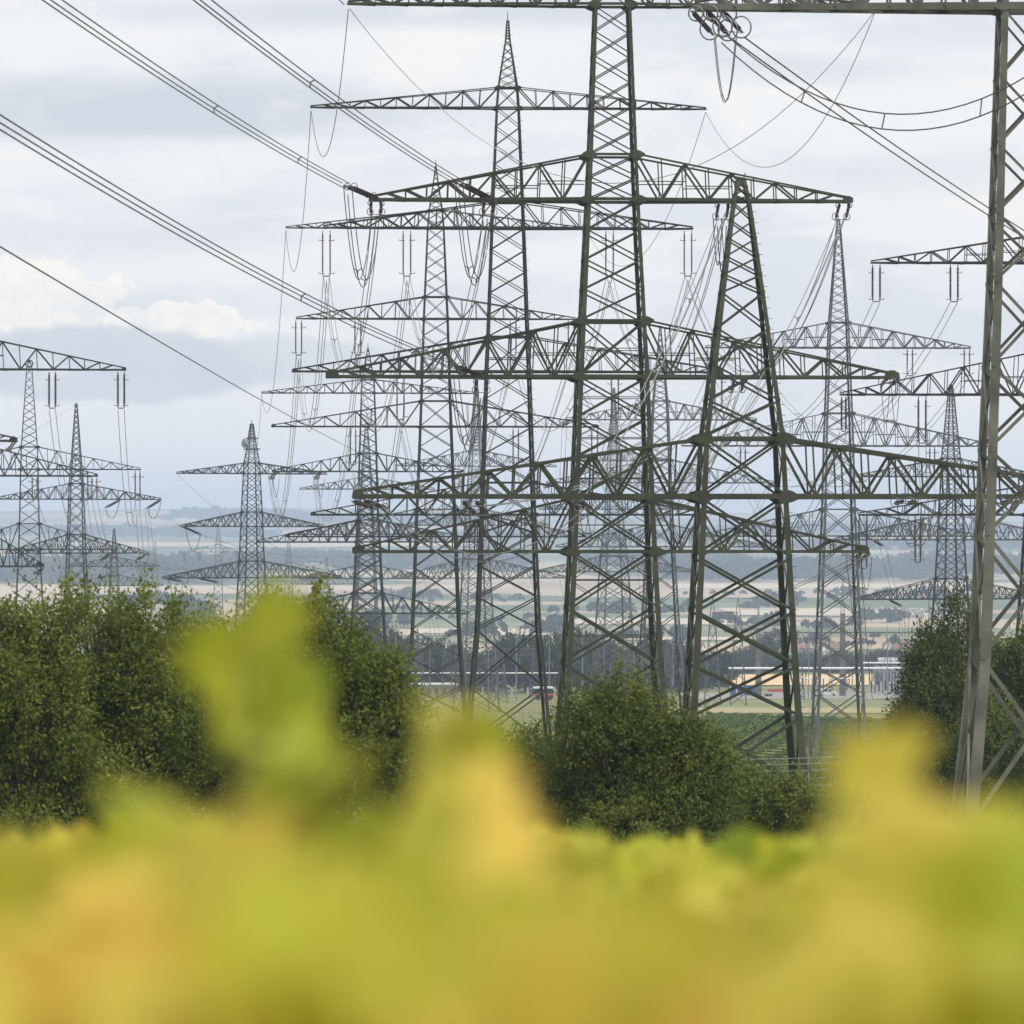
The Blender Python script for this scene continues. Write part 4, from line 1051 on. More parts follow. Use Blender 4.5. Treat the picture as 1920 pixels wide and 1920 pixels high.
def vine_mesh(name, pos, size, parent=None, org=(0, 0, 0), tint=None):
    """five lobed leaves"""
    n = len(pos); d = rng.normal(size=(n, 3)); d /= np.linalg.norm(d, axis=1, keepdims=True)
    u = rng.normal(size=(n, 3)) * 0.9 + np.array([0, -0.5, 0.7]); s = np.cross(d, u); s /= np.linalg.norm(s, axis=1, keepdims=True); w = np.cross(s, d)
    sz = (size * (0.65 + 0.6 * rng.random(n)))[:, None, None]
    shape = np.array([(0, -0.45), (0.35, -0.5), (0.55, -0.05), (0.32, 0.05), (0.42, 0.42), (0.12, 0.3), (0, 0.62), (-0.12, 0.3), (-0.42, 0.42), (-0.32, 0.05), (-0.55, -0.05), (-0.35, -0.5)])
    V = pos[:, None, :] + sz * (shape[None, :, 0:1] * s[:, None, :] + shape[None, :, 1:2] * d[:, None, :] - 0.22 * np.abs(shape[None, :, 0:1]) * w[:, None, :])
    k = len(shape); V = V.reshape(-1, 3) - np.asarray(org, float)
    me = bpy.data.meshes.new(name); me.vertices.add(n * k); me.vertices.foreach_set('co', V.ravel())
    me.loops.add(n * k); me.loops.foreach_set('vertex_index', np.arange(n * k, dtype=np.int32))
    me.polygons.add(n); me.polygons.foreach_set('loop_start', np.arange(n, dtype=np.int32) * k)
    me.update(calc_edges=True)
    a = me.attributes.new('tint', 'FLOAT', 'FACE'); a.data.foreach_set('value', np.clip(tint, 0, 1).astype(np.float32))
    me.materials.append(MAT['leaf_vine'])
    o = bpy.data.objects.new(name, me); COL.objects.link(o)
    if parent is not None: o.parent = parent
    else: o.location = org
    return o

def tint_noise(x, d_, z, base=0.5, amp=0.5, sc=1.0):
    return np.array([base + amp * mnoise.noise(Vector((a * sc * 1.3, c * sc * 0.5, b_ * sc * 1.5))) for a, c, b_ in zip(x, d_, z)]) + rng.normal(size=len(x)) * 0.09

# mid distance canopy, 9 to 48 m: rows across the slope
allp = []; allt = []
rows = [9.5, 11.5, 13.5, 16, 18.5, 21, 24, 27, 30, 33.5, 37, 41, 45]
for rr in rows:
    wid = 1.8 + rr * 0.17; n = int(900 + rr * 85)
    x = (rng.random(n) * 2 - 1) * wid; d_ = rr + rng.normal(size=n) * 0.22
    top = -0.0665 * d_ + np.array([0.10 * mnoise.noise(Vector((a * 1.6, rr * 3.1, 0))) + 0.06 * mnoise.noise(Vector((a * 5, rr, 4))) for a in x])
    z = top - 1.1 * rng.random(n) ** 1.5
    allp.append(np.stack([x, d_, z], 1)); allt.append(tint_noise(x, d_, z, 0.36, 0.7, 0.9))
pos = np.concatenate(allp); tt = np.concatenate(allt)
o = vine_mesh('vineyard_foliage', pos, 0.13, None, (0, 0, 0), tt); tag(o, 'soft yellow green vineyard foliage filling the lower picture', 'vineyard', None, 'stuff')
# near canopy, 2.6 to 8 m
n = 9000
d_ = 3.3 + 5.2 * rng.random(n) ** 0.8; x = (rng.random(n) * 2 - 1) * (0.55 + d_ * 0.16)
px = 960 + x / d_ * F
topy = np.interp(px, [-400, 0, 150, 260, 400, 520, 640, 800, 950, 1100, 1300, 1450, 1600, 1700, 1900, 2300], [1850, 1850, 1830, 1720, 1720, 1760, 1770, 1700, 1720, 1840, 1900, 1860, 1760, 1700, 1700, 1720])
topy = topy + np.clip(5.2 - d_, 0, 3) * 55
z = (Y0 - topy) * d_ / F - 0.55 * rng.random(n) ** 1.1 + rng.exponential(0.025, n)
nl = 70; z[:nl] = (Y0 - topy[:nl]) * d_[:nl] / F + rng.uniform(0.0, 0.10, nl)
tt = tint_noise(x, d_, z, 0.45, 0.75, 2.3)
o = vine_mesh('vineyard_foliage', np.stack([x, d_, z], 1), 0.12, None, (0, 0, 0), tt); tag(o, 'heavily blurred ochre and green vine leaves along the bottom edge', 'vineyard', None, 'stuff')

# single vine shoots standing above the canopy
def shoot(px, d, leaves, base_tint, label, amp=0.12, seed=1, size=0.105):
    """one cane standing above the canopy with its own leaves"""
    rg = np.random.default_rng(seed)
    x = (px - 960) * d / F; gz = ground_z(x, d); org = Vector((x, d, gz))
    root = empty('grapevine', org); tag(root, label, 'grapevine', 'blurred vine shoots in the foreground')
    P_ = []
    for (lx, ly) in leaves:
        dd_ = d + rg.normal() * 0.22
        P_.append(at(lx + rg.normal() * 8, ly + rg.normal() * 8, dd_))
    P_ = np.array([tuple(p) for p in P_])
    vine_mesh('foliage', P_, size, root, org, base_tint + rg.normal(size=len(P_)) * amp)
    top = max(P_[:, 2]); tx = float(P_[np.argmax(P_[:, 2]), 0])
    b = MB(); b.tube([org, Vector((x + 0.02, d, gz + (top - gz) * 0.5)), Vector((x * 0.6 + tx * 0.4, d, gz + (top - gz) * 0.8)), Vector((tx, d, top))], 0.012, 6, 0.003); b.build('stem', 'bark', root, org)
shoot(540, 7.4, [(545, 1125), (520, 1160), (565, 1185), (505, 1215), (560, 1235), (525, 1270), (575, 1300), (540, 1340), (505, 1320), (560, 1390), (600, 1440)], 0.2, 'tallest blurred green vine shoot reaching up over the left trees', seed=3)
shoot(470, 6.6, [(440, 1205), (415, 1235), (470, 1245), (430, 1290), (485, 1310), (450, 1360), (500, 1400), (470, 1450), (530, 1470), (500, 1520), (560, 1540)], 0.16, 'slimmer blurred green vine shoot just left of the tallest shoot', seed=4)
shoot(272, 5.6, [(272, 1500), (305, 1530), (240, 1550), (280, 1590), (330, 1600)], 0.36, 'blurred yellow vine shoot in front of the left hedge', seed=5)
shoot(600, 6.4, [(590, 1430), (640, 1470), (570, 1490), (620, 1540), (680, 1560), (560, 1580)], 0.12, 'blurred dark green vine shoot below the broad rounded tree', seed=6)
shoot(855, 6.2, [(850, 1345), (835, 1395), (870, 1420), (850, 1470), (885, 1500), (840, 1530), (900, 1570), (860, 1600)], 0.42, 'blurred yellow vine shoot left of the dark central bush', seed=7)
shoot(940, 5.4, [(930, 1545), (975, 1580), (900, 1600), (960, 1640)], 0.66, 'blurred ochre vine shoot below the needle pylon', seed=8)
shoot(1630, 6.0, [(1640, 1425), (1615, 1470), (1665, 1485), (1590, 1520), (1640, 1540), (1690, 1560), (1570, 1580)], 0.5, 'blurred ochre vine shoot left of the nearest pylon foot', seed=9)
shoot(1730, 5.4, [(1720, 1580), (1760, 1610), (1690, 1620), (1740, 1660)], 0.66, 'blurred orange vine shoot in front of the nearest pylon foot', seed=10)
shoot(1850, 5.6, [(1830, 1530), (1870, 1560), (1800, 1580), (1850, 1610), (1900, 1600)], 0.3, 'blurred yellow green vine shoot at right edge', seed=11)
shoot(110, 5.6, [(100, 1650), (150, 1680), (60, 1690)], 0.3, 'blurred pale vine shoot near the left edge', seed=12)

# ------------------------------------------------------------------ substation
SD = 1230.0; sm = SD / F
def gp(px, d=SD): x = (px - 960) * d / F; return Vector((x, d, ground_z(x, d)))
def col_top(px, py, d=SD): return at(px, py, d)
def mast(px, topy, w, label, d=SD, spire=None, mat='concrete', name='portal_column'):
    g = gp(px, d); t = at(px, topy, d); root = empty(name, g); tag(root, label, 'column', 'portal columns of the substation')
    b = MB(); b.bar(g, t, w * d / F, None, (0, 1, 0), w * 0.72 * d / F); b.build('shaft', mat, root, g)
    if spire:
        b = MB(); s = at(px, spire, d); k = d / F
        for dx in (-1, 1):
            b.bar(t + Vector((dx * w * 0.3 * k, 0, 0)), s + Vector((dx * 0.4 * k, 0, 0)), 1.1 * k)
        for j in range(5):
            a = t.lerp(s, j / 5); c = t.lerp(s, (j + 1) / 5); q = w * 0.3 * k * (1 - j / 5); q2 = w * 0.3 * k * (1 - (j + 1) / 5)
            b.bar(a + Vector((-q, 0, 0)), c + Vector((q2, 0, 0)), 0.6 * k); b.bar(a + Vector((q, 0.05, 0)), c + Vector((-q2, 0.05, 0)), 0.6 * k)
        b.build('spire', 'midgrey', root, g)
    return root
mast(1422, 1190, 12, 'brown grey portal column with a spire seen between capped pylon legs', spire=1134)
mast(1580, 1150, 12, 'brown grey portal column with spire behind the galvanised pylon', spire=1082)
mast(1742, 1180, 10, 'brown grey portal column at the right tree', spire=1120)
# portal beam with V strings
g = at(1610, 1186, SD); root = empty('portal_beam', g); tag(root, 'long horizontal portal beam with hanging strings above the switchgear', 'beam')
b = MB(); b.bar(at(1430, 1186, SD), at(1750, 1186, SD), 3.4 * sm, 3.0 * sm, (0, 0, 1)); b.build('girder', 'concrete', root, g)
for i, px in enumerate((1490, 1505, 1530, 1548, 1605, 1622, 1640, 1660, 1680, 1690, 1705, 1722)):
    dx = (-7, 8)[i % 2]; b = MB(); b.lathe(at(px, 1188, SD), at(px + dx, 1214, SD), shed_profile(1, 0.9 * sm, 8), 6); b.build('insulator', 'porcelain', root, g)
# white busbars
def busbar(px0, px1, py, d, label, posts, r=1.6):
    g = gp((px0 + px1) / 2, d); root = empty('busbar', g); tag(root, label, 'busbar', 'tubular busbars of the substation'); k = d / F
    b = MB(); b.tube([at(px0, py, d), at(px1, py, d)], r * k, 8); b.build('tube', 'white', root, g)
    for px in posts:
        b = MB(); gg = gp(px, d); t = at(px, py, d); mid = gg.lerp(t, 0.42)
        b.bar(gg, mid, 2.8 * k); b.build('support', 'lightgrey', root, g)
        b = MB(); b.lathe(mid, t, shed_profile(1, 1.3 * k, 7), 6); b.build('post_insulator', 'porcelain', root, g)
busbar(1366, 1690, 1253, 1215, 'white tubular busbar stretching in front of the wheat field', (1369, 1381, 1392, 1497, 1511, 1592, 1598, 1610, 1618, 1630, 1645), 2.0)
busbar(1615, 1740, 1243, 1260, 'shorter upper white busbar beside the right dark tree', (1635, 1652, 1668, 1690, 1706, 1722), 1.6)
# switchgear pedestals
for i, px in enumerate((1634, 1647, 1660, 1672, 1683, 1694, 1705, 1716)):
    d = 1200 + (i % 3) * 22; k = d / F; g = gp(px, d); root = empty('circuit_breaker', g)
    tag(root, 'grey circuit breaker column in the switchgear, %s from the left' % nth[i], 'switchgear', 'circuit breakers beside the right dark tree')
    b = MB(); b.box(g + Vector((0, 0, 5 * k)), 5 * k, 5 * k, 10 * k); b.build('cabinet', 'lightgrey', root, g)
    b = MB(); b.lathe(g + Vector((0, 0, 10 * k)), g + Vector((0, 0, 30 * k)), shed_profile(1, 2.0 * k, 9), 8); b.build('bushing', 'porcelain', root, g)
    b = MB(); b.bar(g + Vector((-2 * k, 0, 30.6 * k)), g + Vector((4 * k, 0, 33 * k)), 2.2 * k); b.lathe(g + Vector((3 * k, 0, 32 * k)), g + Vector((6 * k, 0, 52 * k)), shed_profile(1, 1.3 * k, 8), 6); b.build('interrupter', 'midgrey', root, g)
# transformer with tanks
g = gp(1668, 1290); k = 1290 / F; root = empty('transformer', g); tag(root, 'grey transformer with cylindrical tank above the switchgear', 'transformer')
b = MB(); b.box(g + Vector((0, 0, 26 * k)), 56 * k, 30 * k, 52 * k); b.build('body', 'midgrey', root, g)
b = MB()
for i in range(9): b.box(g + Vector(((-24 + i * 6) * k, -16.5 * k, 24 * k)), 2 * k, 3 * k, 38 * k)
b.build('radiator', 'lightgrey', root, g)
b = MB(); b.tube([g + Vector((-22 * k, -4 * k, 62 * k)), g + Vector((14 * k, -4 * k, 62 * k))], 6 * k, 12); b.build('conservator', 'lightgrey', root, g)
for dx in (-18, 0, 18):
    b = MB(); b.lathe(g + Vector((dx * k, 0, 52 * k)), g + Vector(((dx + 3) * k, 0, 74 * k)), shed_profile(1, 2.4 * k, 8), 8); b.build('bushing', 'porcelain', root, g)
# lattice gantries
def gantry(px0, px1, topy, spire, d, label, w=9, mat='grey_steel'):
    g = gp((px0 + px1) / 2, d); k = d / F; root = empty('lattice_gantry', g); tag(root, label, 'gantry', 'lattice gantries of the substation')
    for px in (px0, px1):
        b = MB(); gg = gp(px, d); t = at(px, topy, d); n = 7
        for sx in (-1, 1):
            for sy in (-1, 1):
                b.bar(gg + Vector((sx * w * 1.7 * k, sy * w * 0.8 * k, 0)), t + Vector((sx * w * 0.55 * k, sy * w * 0.5 * k, 0)), 1.7 * k)
                if spire: b.bar(t + Vector((sx * w * 0.55 * k, sy * w * 0.5 * k, 0)), at(px, spire, d), 1.2 * k)
        for j in range(n):
            f0 = j / n; f1 = (j + 1) / n
            a0 = gg.lerp(t, f0); a1 = gg.lerp(t, f1); w0 = (1.7 - 1.15 * f0) * w * k; w1 = (1.7 - 1.15 * f1) * w * k; y0_ = (0.8 - 0.3 * f0) * w * k; y1_ = (0.8 - 0.3 * f1) * w * k
            for sy in (-1, 1):
                b.bar(a0 + Vector((-w0, sy * y0_, 0)), a1 + Vector((w1, sy * y1_, 0)), 1.0 * k); b.bar(a0 + Vector((w0, sy * y0_ + 0.06, 0)), a1 + Vector((-w1, sy * y1_ + 0.06, 0)), 1.0 * k)
        b.build('lattice_leg', mat, root, g)
    b = MB(); h = 6 * k; p = at(px0, topy, d); q = at(px1, topy, d); n = max(4, int(abs(px1 - px0) / 7))
    for sy in (-1, 1):
        for zz in (0, 2): b.bar(p + Vector((0, sy * 3 * k, zz * h)), q + Vector((0, sy * 3 * k, zz * h)), 1.2 * k)
        for j in range(n):
            a = p.lerp(q, j / n) + Vector((0, sy * 3 * k, 0)); c = p.lerp(q, (j + 1) / n) + Vector((0, sy * 3 * k, 2 * h))
            b.bar(a, c, 0.8 * k); b.bar(a, a + Vector((0, 0, 2 * h)), 0.8 * k)
    b.build('truss', mat, root, g)
gantry(1336, 1384, 1160, 1118, 1050, 'lattice gantry with two peaks seen between the capped pylon legs')
gantry(722, 778, 1178, None, 1150, 'lattice gantry just right of the broad rounded tree')
gantry(860, 935, 1215, None, 1100, 'lattice gantry behind the needle pylon legs', 10)
gantry(1150, 1222, 1240, None, 1160, 'lattice gantry behind the central pylon legs', 8)
gantry(786, 838, 1200, None, 1180, 'lattice gantry left of the spired third pylon foot', 7)
gantry(940, 1004, 1228, None, 1190, 'low lattice gantry right of needle pylon legs', 7)
gantry(1062, 1118, 1206, None, 1220, 'lattice gantry inside the central pylon legs, taller one', 7)
gantry(1252, 1292, 1222, 1196, 1130, 'slim peaked gantry between central and capped pylons', 6)
gantry(1500, 1530, 1228, None, 1160, 'short gantry left of galvanised pylon foot', 5)
for i, (px, ty) in enumerate(((742, 1150), (806, 1176), (868, 1168), (916, 1186), (968, 1172), (1030, 1190), (1092, 1160), (1140, 1182), (1206, 1174), (1262, 1168), (1304, 1190), (1472, 1176), (1516, 1168), (1556, 1196), (1620, 1150), (1664, 1172), (1704, 1140))):
    d = 1130 + (i * 53) % 190; k = d / F; g = gp(px, d); root = empty('lightning_mast', g)
    tag(root, 'thin grey lightning mast in the substation, %s from the left' % nth[i], 'mast', 'lightning masts of the substation')
    t = at(px, ty, d); b = MB(); b.tube([g, g.lerp(t, 0.5), t], 1.3 * k, 6, 0.45 * k); b.build('pole', 'midgrey', root, g)
    b = MB(); q = g.lerp(t, 0.55); b.bar(q - Vector((7 * k, 0, 0)), q + Vector((7 * k, 0, 0)), 1.2 * k)
    for dx in (-6, 0, 6): b.lathe(q + Vector((dx * k, 0, -0.5 * k)), q + Vector((dx * k, 0, -9 * k)), shed_profile(1, 0.9 * k, 5), 6)
    b.build('cross_arm', 'fitting', root, g)
busbar(772, 1046, 1262, 1210, 'long grey busbar between the left bushes and central pylon foot', (780, 800, 822, 850, 880, 905, 930, 960, 990, 1020, 1040), 1.2)
busbar(1480, 1600, 1272, 1190, 'low short busbar crossing the galvanised pylon foot', (1488, 1504, 1524, 1544, 1560, 1588), 1.0)
# container, trucks, van
def wheel(b, c, r, w): b.lathe(c - Vector((0, w / 2, 0)), c + Vector((0, w / 2, 0)), [(0, r * 0.85), (0.1, r), (0.9, r), (1, r * 0.85)], 14)
g = gp(1394, 1245); root = empty('shipping_container', g); tag(root, 'blue container standing under the white busbar', 'container')
b = MB(); b.box(g + Vector((0, 0, 1.35)), 5.9, 2.4, 2.5); b.build('body', 'blue', root, g)
b = MB()
for i in range(14): b.box(g + Vector((-2.7 + i * 0.415, -1.24, 1.35)), 0.16, 0.08, 2.3)
b.build('corrugated_side', 'blue', root, g)
g = gp(1551, 1235); root = empty('white_van', g); tag(root, 'white delivery van parked behind the galvanised pylon', 'van')
b = MB(); b.prism([g + Vector(p) for p in ((-2.5, -0.95, 0.35), (2.5, -0.95, 0.35), (2.5, -0.95, 1.05), (1.75, -0.95, 1.2), (1.0, -0.95, 1.95), (-2.45, -0.95, 2.05))], (0, 1.9, 0)); b.build('body', 'white', root, g)
b = MB(); b.prism([g + Vector(p) for p in ((0.35, -0.975, 1.2), (1.6, -0.975, 1.2), (0.98, -0.975, 1.82), (0.35, -0.975, 1.85))], (0, 0.02, 0)); b.build('window', 'glass', root, g)
b = MB(); b.prism([g + Vector(p) for p in ((-0.9, -0.975, 1.25), (0.1, -0.975, 1.25), (0.1, -0.975, 1.85), (-0.9, -0.975, 1.85))], (0, 0.02, 0)); b.build('window', 'glass', root, g)
for dx in (-1.55, 1.6):
    b = MB(); wheel(b, g + Vector((dx, -0.85, 0.36)), 0.36, 0.25); wheel(b, g + Vector((dx, 0.85, 0.36)), 0.36, 0.25); b.build('wheel', 'black', root, g)
g = gp(1452, 1225); root = empty('flatbed_trailer', g); tag(root, 'pale flatbed trailer with red load under the busbar', 'trailer')
b = MB(); b.box(g + Vector((0, 0, 1.0)), 6.4, 2.2, 0.5); b.box(g + Vector((-1.5, 0, 0.55)), 2.2, 0.9, 0.35); b.build('bed', 'lightgrey', root, g)
b = MB(); b.box(g + Vector((0.6, 0, 1.62)), 4.4, 1.8, 0.7); b.build('load', 'red', root, g)
for dx in (-2.0, -1.1):
    b = MB(); wheel(b, g + Vector((dx, -0.95, 0.4)), 0.4, 0.25); wheel(b, g + Vector((dx, 0.95, 0.4)), 0.4, 0.25); b.build('wheel', 'black', root, g)
g = gp(1020, 1150); root = empty('tractor_cab', g); tag(root, 'white roofed red machine parked left of the central pylon foot', 'tractor')
b = MB(); b.box(g + Vector((0, 0, 1.0)), 4.2, 1.9, 1.1); b.build('body', 'red', root, g)
b = MB(); b.box(g + Vector((-0.2, 0, 2.2)), 4.0, 1.8, 1.2); b.build('windows', 'glass', root, g)
b = MB(); b.box(g + Vector((-0.2, 0, 3.0)), 4.8, 2.2, 0.45); b.build('roof', 'white', root, g)
for dx in (-1.4, 1.4):
    b = MB(); wheel(b, g + Vector((dx, -0.95, 0.55)), 0.55, 0.35); wheel(b, g + Vector((dx, 0.95, 0.55)), 0.55, 0.35); b.build('wheel', 'black', root, g)
# low shed at left of the substation
g = gp(812, 1200); k = 1200 / F; root = empty('flat_roof_shed', g); tag(root, 'long low flat roofed shed right of the broad rounded tree', 'shed')
b = MB(); b.box(g + Vector((0, 0, 1.6)), 90 * k, 5, 3.2); b.build('wall', 'midgrey', root, g)
b = MB(); b.box(g + Vector((0, 0, 3.42)), 96 * k, 5.8, 0.4); b.build('roof', 'white', root, g)
b = MB()
for i in range(6): b.box(g + Vector(((-35 + i * 14) * k, -2.52, 1.7)), 7 * k, 0.08, 1.4)
b.build('windows', 'glass', root, g)

# ------------------------------------------------------------------ houses
def house(px, d, w, h, roof, rot, label, group, wallm='render', roofm='rooftile'):
    x = (px - 960) * d / F; g = Vector((x, d, ground_z(x, d))); root = empty('house', g); tag(root, label, 'house', group)
    c, s = math.cos(rot), math.sin(rot); l = w * 0.75
    def q(a, b_, z): return g + Vector((a * c - b_ * s, a * s + b_ * c, z))
    bm_ = MB(); bm_.prism([q(-w / 2, -l / 2, 0), q(w / 2, -l / 2, 0), q(w / 2, -l / 2, h), q(0, -l / 2, h + roof - 0.15), q(-w / 2, -l / 2, h)], q(0, l, 0) - q(0, 0, 0)); bm_.build('wall', wallm, root, g)
    bm_ = MB()
    for sx in (-1, 1):
        bm_.prism([q(sx * (w / 2 + 0.4), -l / 2 - 0.4, h - 0.25), q(0, -l / 2 - 0.4, h + roof), q(0, -l / 2 - 0.4, h + roof + 0.25), q(sx * (w / 2 + 0.4), -l / 2 - 0.4, h)], q(0, l + 0.8, 0) - q(0, 0, 0))
    rf = bm_.build('roof', roofm, root, g)
    bm_ = MB(); bm_.box(q(w * 0.2, l * 0.2, h + roof * 0.9), 0.7, 0.7, 1.6); bm_.build('chimney', roofm, rf, g)
    for dx in (-w * 0.25, w * 0.25):
        for zz in ((1.5,) if h < 4.5 else (1.5, 4.2)):
            bm_ = MB(); bm_.box(q(dx, -l / 2 - 0.03, zz), 1.1, 0.1, 1.3, rot); bm_.build('window', 'glass', root, g)
G4 = 'houses of the village'
hs = [(1493, 2330), (1506, 2290), (1520, 2350), (1537, 2300), (1552, 2360), (1568, 2310), (1682, 2300), (1696, 2340), (1710, 2290), (1724, 2330), (1738, 2300), (1290, 2350), (1310, 2320), (1665, 2360)]
hs.sort()
for i, (px, d_) in enumerate(hs):
    house(px, d_, 4.6 + (i * 37 % 4), 2.6 + (i % 3) * 0.8, 2.3, (0.2, 1.3, -0.3, 1.7)[i % 4], 'pale village house with red tiled roof, %s from the left' % nth[i], G4)
G5 = 'houses of the far hamlet'
for i in range(14):
    px = 1610 + i * 14 + random.uniform(-4, 4); d_ = 3650 + random.uniform(-90, 90)
    house(px, d_, 7, 4, 2.5, random.uniform(-1.5, 1.5), 'tiny pale house of the hazy far hamlet, %s from the left' % nth[i], G5, 'render', 'slate')
# chimneys in the village
for px, lab in ((1716, 'stout round silo rising beside the village houses'), (1688, 'slim brick chimney stack rising beside the village houses')):
    g = gp(px, 2280); k = 2280 / F; w = 4.5 if px > 1700 else 2
    b = MB(); b.lathe(g, g + Vector((0, 0, 32 * k)), [(0, w * k), (0.95, w * 0.92 * k), (0.96, w * 1.05 * k), (1, w * 1.05 * k)], 14)
    tag(b.build('silo' if w > 3 else 'chimney_stack', 'concrete' if w > 3 else 'rooftile', None, g), lab, 'silo' if w > 3 else 'chimney')

# ------------------------------------------------------------------ haze
b = MB(); b.box((0, 7900, 25), 15400, 16700, 190)
hz = b.build('haze', 'white'); hz.data.materials.clear(); hz['kind'] = 'stuff'; hz['label'] = 'pale blue summer haze over the plain'
hm = bpy.data.materials.new('haze'); hm.use_nodes = True; hm.node_tree.nodes.clear()
ho = hm.node_tree.nodes.new('ShaderNodeOutputMaterial'); hv = hm.node_tree.nodes.new('ShaderNodeVolumePrincipled')
hv.inputs['Color'].default_value = (0.61, 0.745, 1.0, 1); hv.inputs['Density'].default_value = 0.000125; hv.inputs['Anisotropy'].default_value = 0.1
hm.node_tree.links.new(hv.outputs[0], ho.inputs['Volume']); hz.data.materials.append(hm)

# ------------------------------------------------------------------ sky and sun
SUN_EL, SUN_AZ = 55.0, 118.0     # azimuth clockwise from +Y (view direction): behind the camera, to the right
w = bpy.data.worlds.new('World'); scene.world = w; w.use_nodes = True
nt = w.node_tree; N = nt.nodes; N.clear()
out = N.new('ShaderNodeOutputWorld'); bg = N.new('ShaderNodeBackground'); link(nt, bg.outputs[0], out.inputs[0])
sky = N.new('ShaderNodeTexSky'); sky.sky_type = 'NISHITA'; sky.sun_disc = False
sky.sun_elevation = R(SUN_EL); sky.sun_rotation = R(SUN_AZ)
tc = N.new('ShaderNodeTexCoord'); sp = N.new('ShaderNodeSeparateXYZ'); link(nt, tc.outputs['Generated'], sp.inputs[0])
def M(op, a, b_=None, c=None, clamp=False):
    n = N.new('ShaderNodeMath'); n.operation = op; n.use_clamp = clamp
    for i, v in enumerate((a, b_, c)):
        if v is None: continue
        if isinstance(v, (int, float)): n.inputs[i].default_value = v
        else: link(nt, v, n.inputs[i])
    return n.outputs[0]
def SS(v, lo, hi):
    n = N.new('ShaderNodeMapRange'); n.interpolation_type = 'SMOOTHSTEP'
    n.inputs['From Min'].default_value = lo; n.inputs['From Max'].default_value = hi
    link(nt, v, n.inputs['Value']); return n.outputs[0]
yy = M('MAXIMUM', sp.outputs['Y'], 0.05)
U = M('DIVIDE', sp.outputs['X'], yy); V = M('DIVIDE', sp.outputs['Z'], yy)
def comb(a, b_, c):
    n = N.new('ShaderNodeCombineXYZ'); link(nt, a, n.inputs[0]); link(nt, b_, n.inputs[1])
    if isinstance(c, (int, float)): n.inputs[2].default_value = c
    else: link(nt, c, n.inputs[2])
    return n.outputs[0]
def NZ(vec, scale, detail=6, rough=0.55, dist=0.0):
    n = N.new('ShaderNodeTexNoise'); n.inputs['Scale'].default_value = scale; n.inputs['Detail'].default_value = detail
    n.inputs['Roughness'].default_value = rough; n.inputs['Distortion'].default_value = dist; link(nt, vec, n.inputs['Vector']); return n.outputs['Fac']
def MIX(f, a, b_):
    n = N.new('ShaderNodeMixRGB')
    if isinstance(f, (int, float)): n.inputs[0].default_value = f
    else: link(nt, f, n.inputs[0])
    for i, v in ((1, a), (2, b_)):
        if isinstance(v, tuple): n.inputs[i].default_value = (*v, 1)
        else: link(nt, v, n.inputs[i])
    return n.outputs[0]
flat = comb(sp.outputs['X'], sp.outputs['Y'], M('MULTIPLY', sp.outputs['Z'], 4.2))
n1 = NZ(flat, 9.0, 7, 0.5, 0.3); n2 = NZ(flat, 26.0, 6, 0.5, 0.2)
LIGHT = (0.79, 0.785, 0.785); GREY = (0.535, 0.57, 0.635); CREAM = (0.90, 0.855, 0.79); MIDB = (0.665, 0.685, 0.73)
col = MIX(SS(n1, 0.47, 0.63), LIGHT, MIDB)
col = MIX(M('MULTIPLY', SS(n2, 0.5, 0.68), 0.65), col, (0.83, 0.815, 0.79))
def ell(px, py, rx, ry, e0, e1, amt=0.9, ns=60.0, vec=None):
    """cloud bank: noisy ellipse in direction space"""
    cu = (px - 960) / F; cv = (Y0 - py) / F
    a = M('DIVIDE', M('SUBTRACT', U, cu), rx / F); b2 = M('DIVIDE', M('SUBTRACT', V, cv), ry / F)
    rr = M('SQRT', M('ADD', M('MULTIPLY', a, a), M('MULTIPLY', b2, b2)))
    nn = M('MULTIPLY', M('SUBTRACT', NZ(vec if vec is not None else comb(U, V, 0.0), ns, 7, 0.6), 0.5), amt * 2)
    return SS(M('SUBTRACT', 1.0, M('ADD', rr, nn)), e0, e1)
uv3 = comb(U, M('MULTIPLY', V, 3.0), 0.3); uv1 = comb(U, V, 0.7)
# upper grey blue bank
col = MIX(M('MULTIPLY', M('MULTIPLY', ell(330, 200, 640, 105, -0.05, 0.7, 0.55, 22, uv3), SS(V, 0.0795, 0.0825)), 0.95), col, GREY)
col = MIX(M('MULTIPLY', ell(760, 20, 900, 45, -0.1, 0.9, 0.5, 22, uv3), 0.7), col, GREY)
col = MIX(M('MULTIPLY', ell(1500, 130, 400, 40, -0.1, 0.9, 0.6, 25, uv3), 0.5), col, GREY)
col = MIX(M('MULTIPLY', ell(1700, 330, 500, 60, -0.1, 0.9, 0.6, 22, uv3), 0.35), col, GREY)
col = MIX(M('MULTIPLY', ell(300, 440, 500, 60, -0.1, 0.9, 0.6, 22, uv3), 0.45), col, GREY)
puff = M('ADD', 0.5, M('MULTIPLY', SS(NZ(uv1, 140, 8, 0.65), 0.35, 0.62), 0.5))
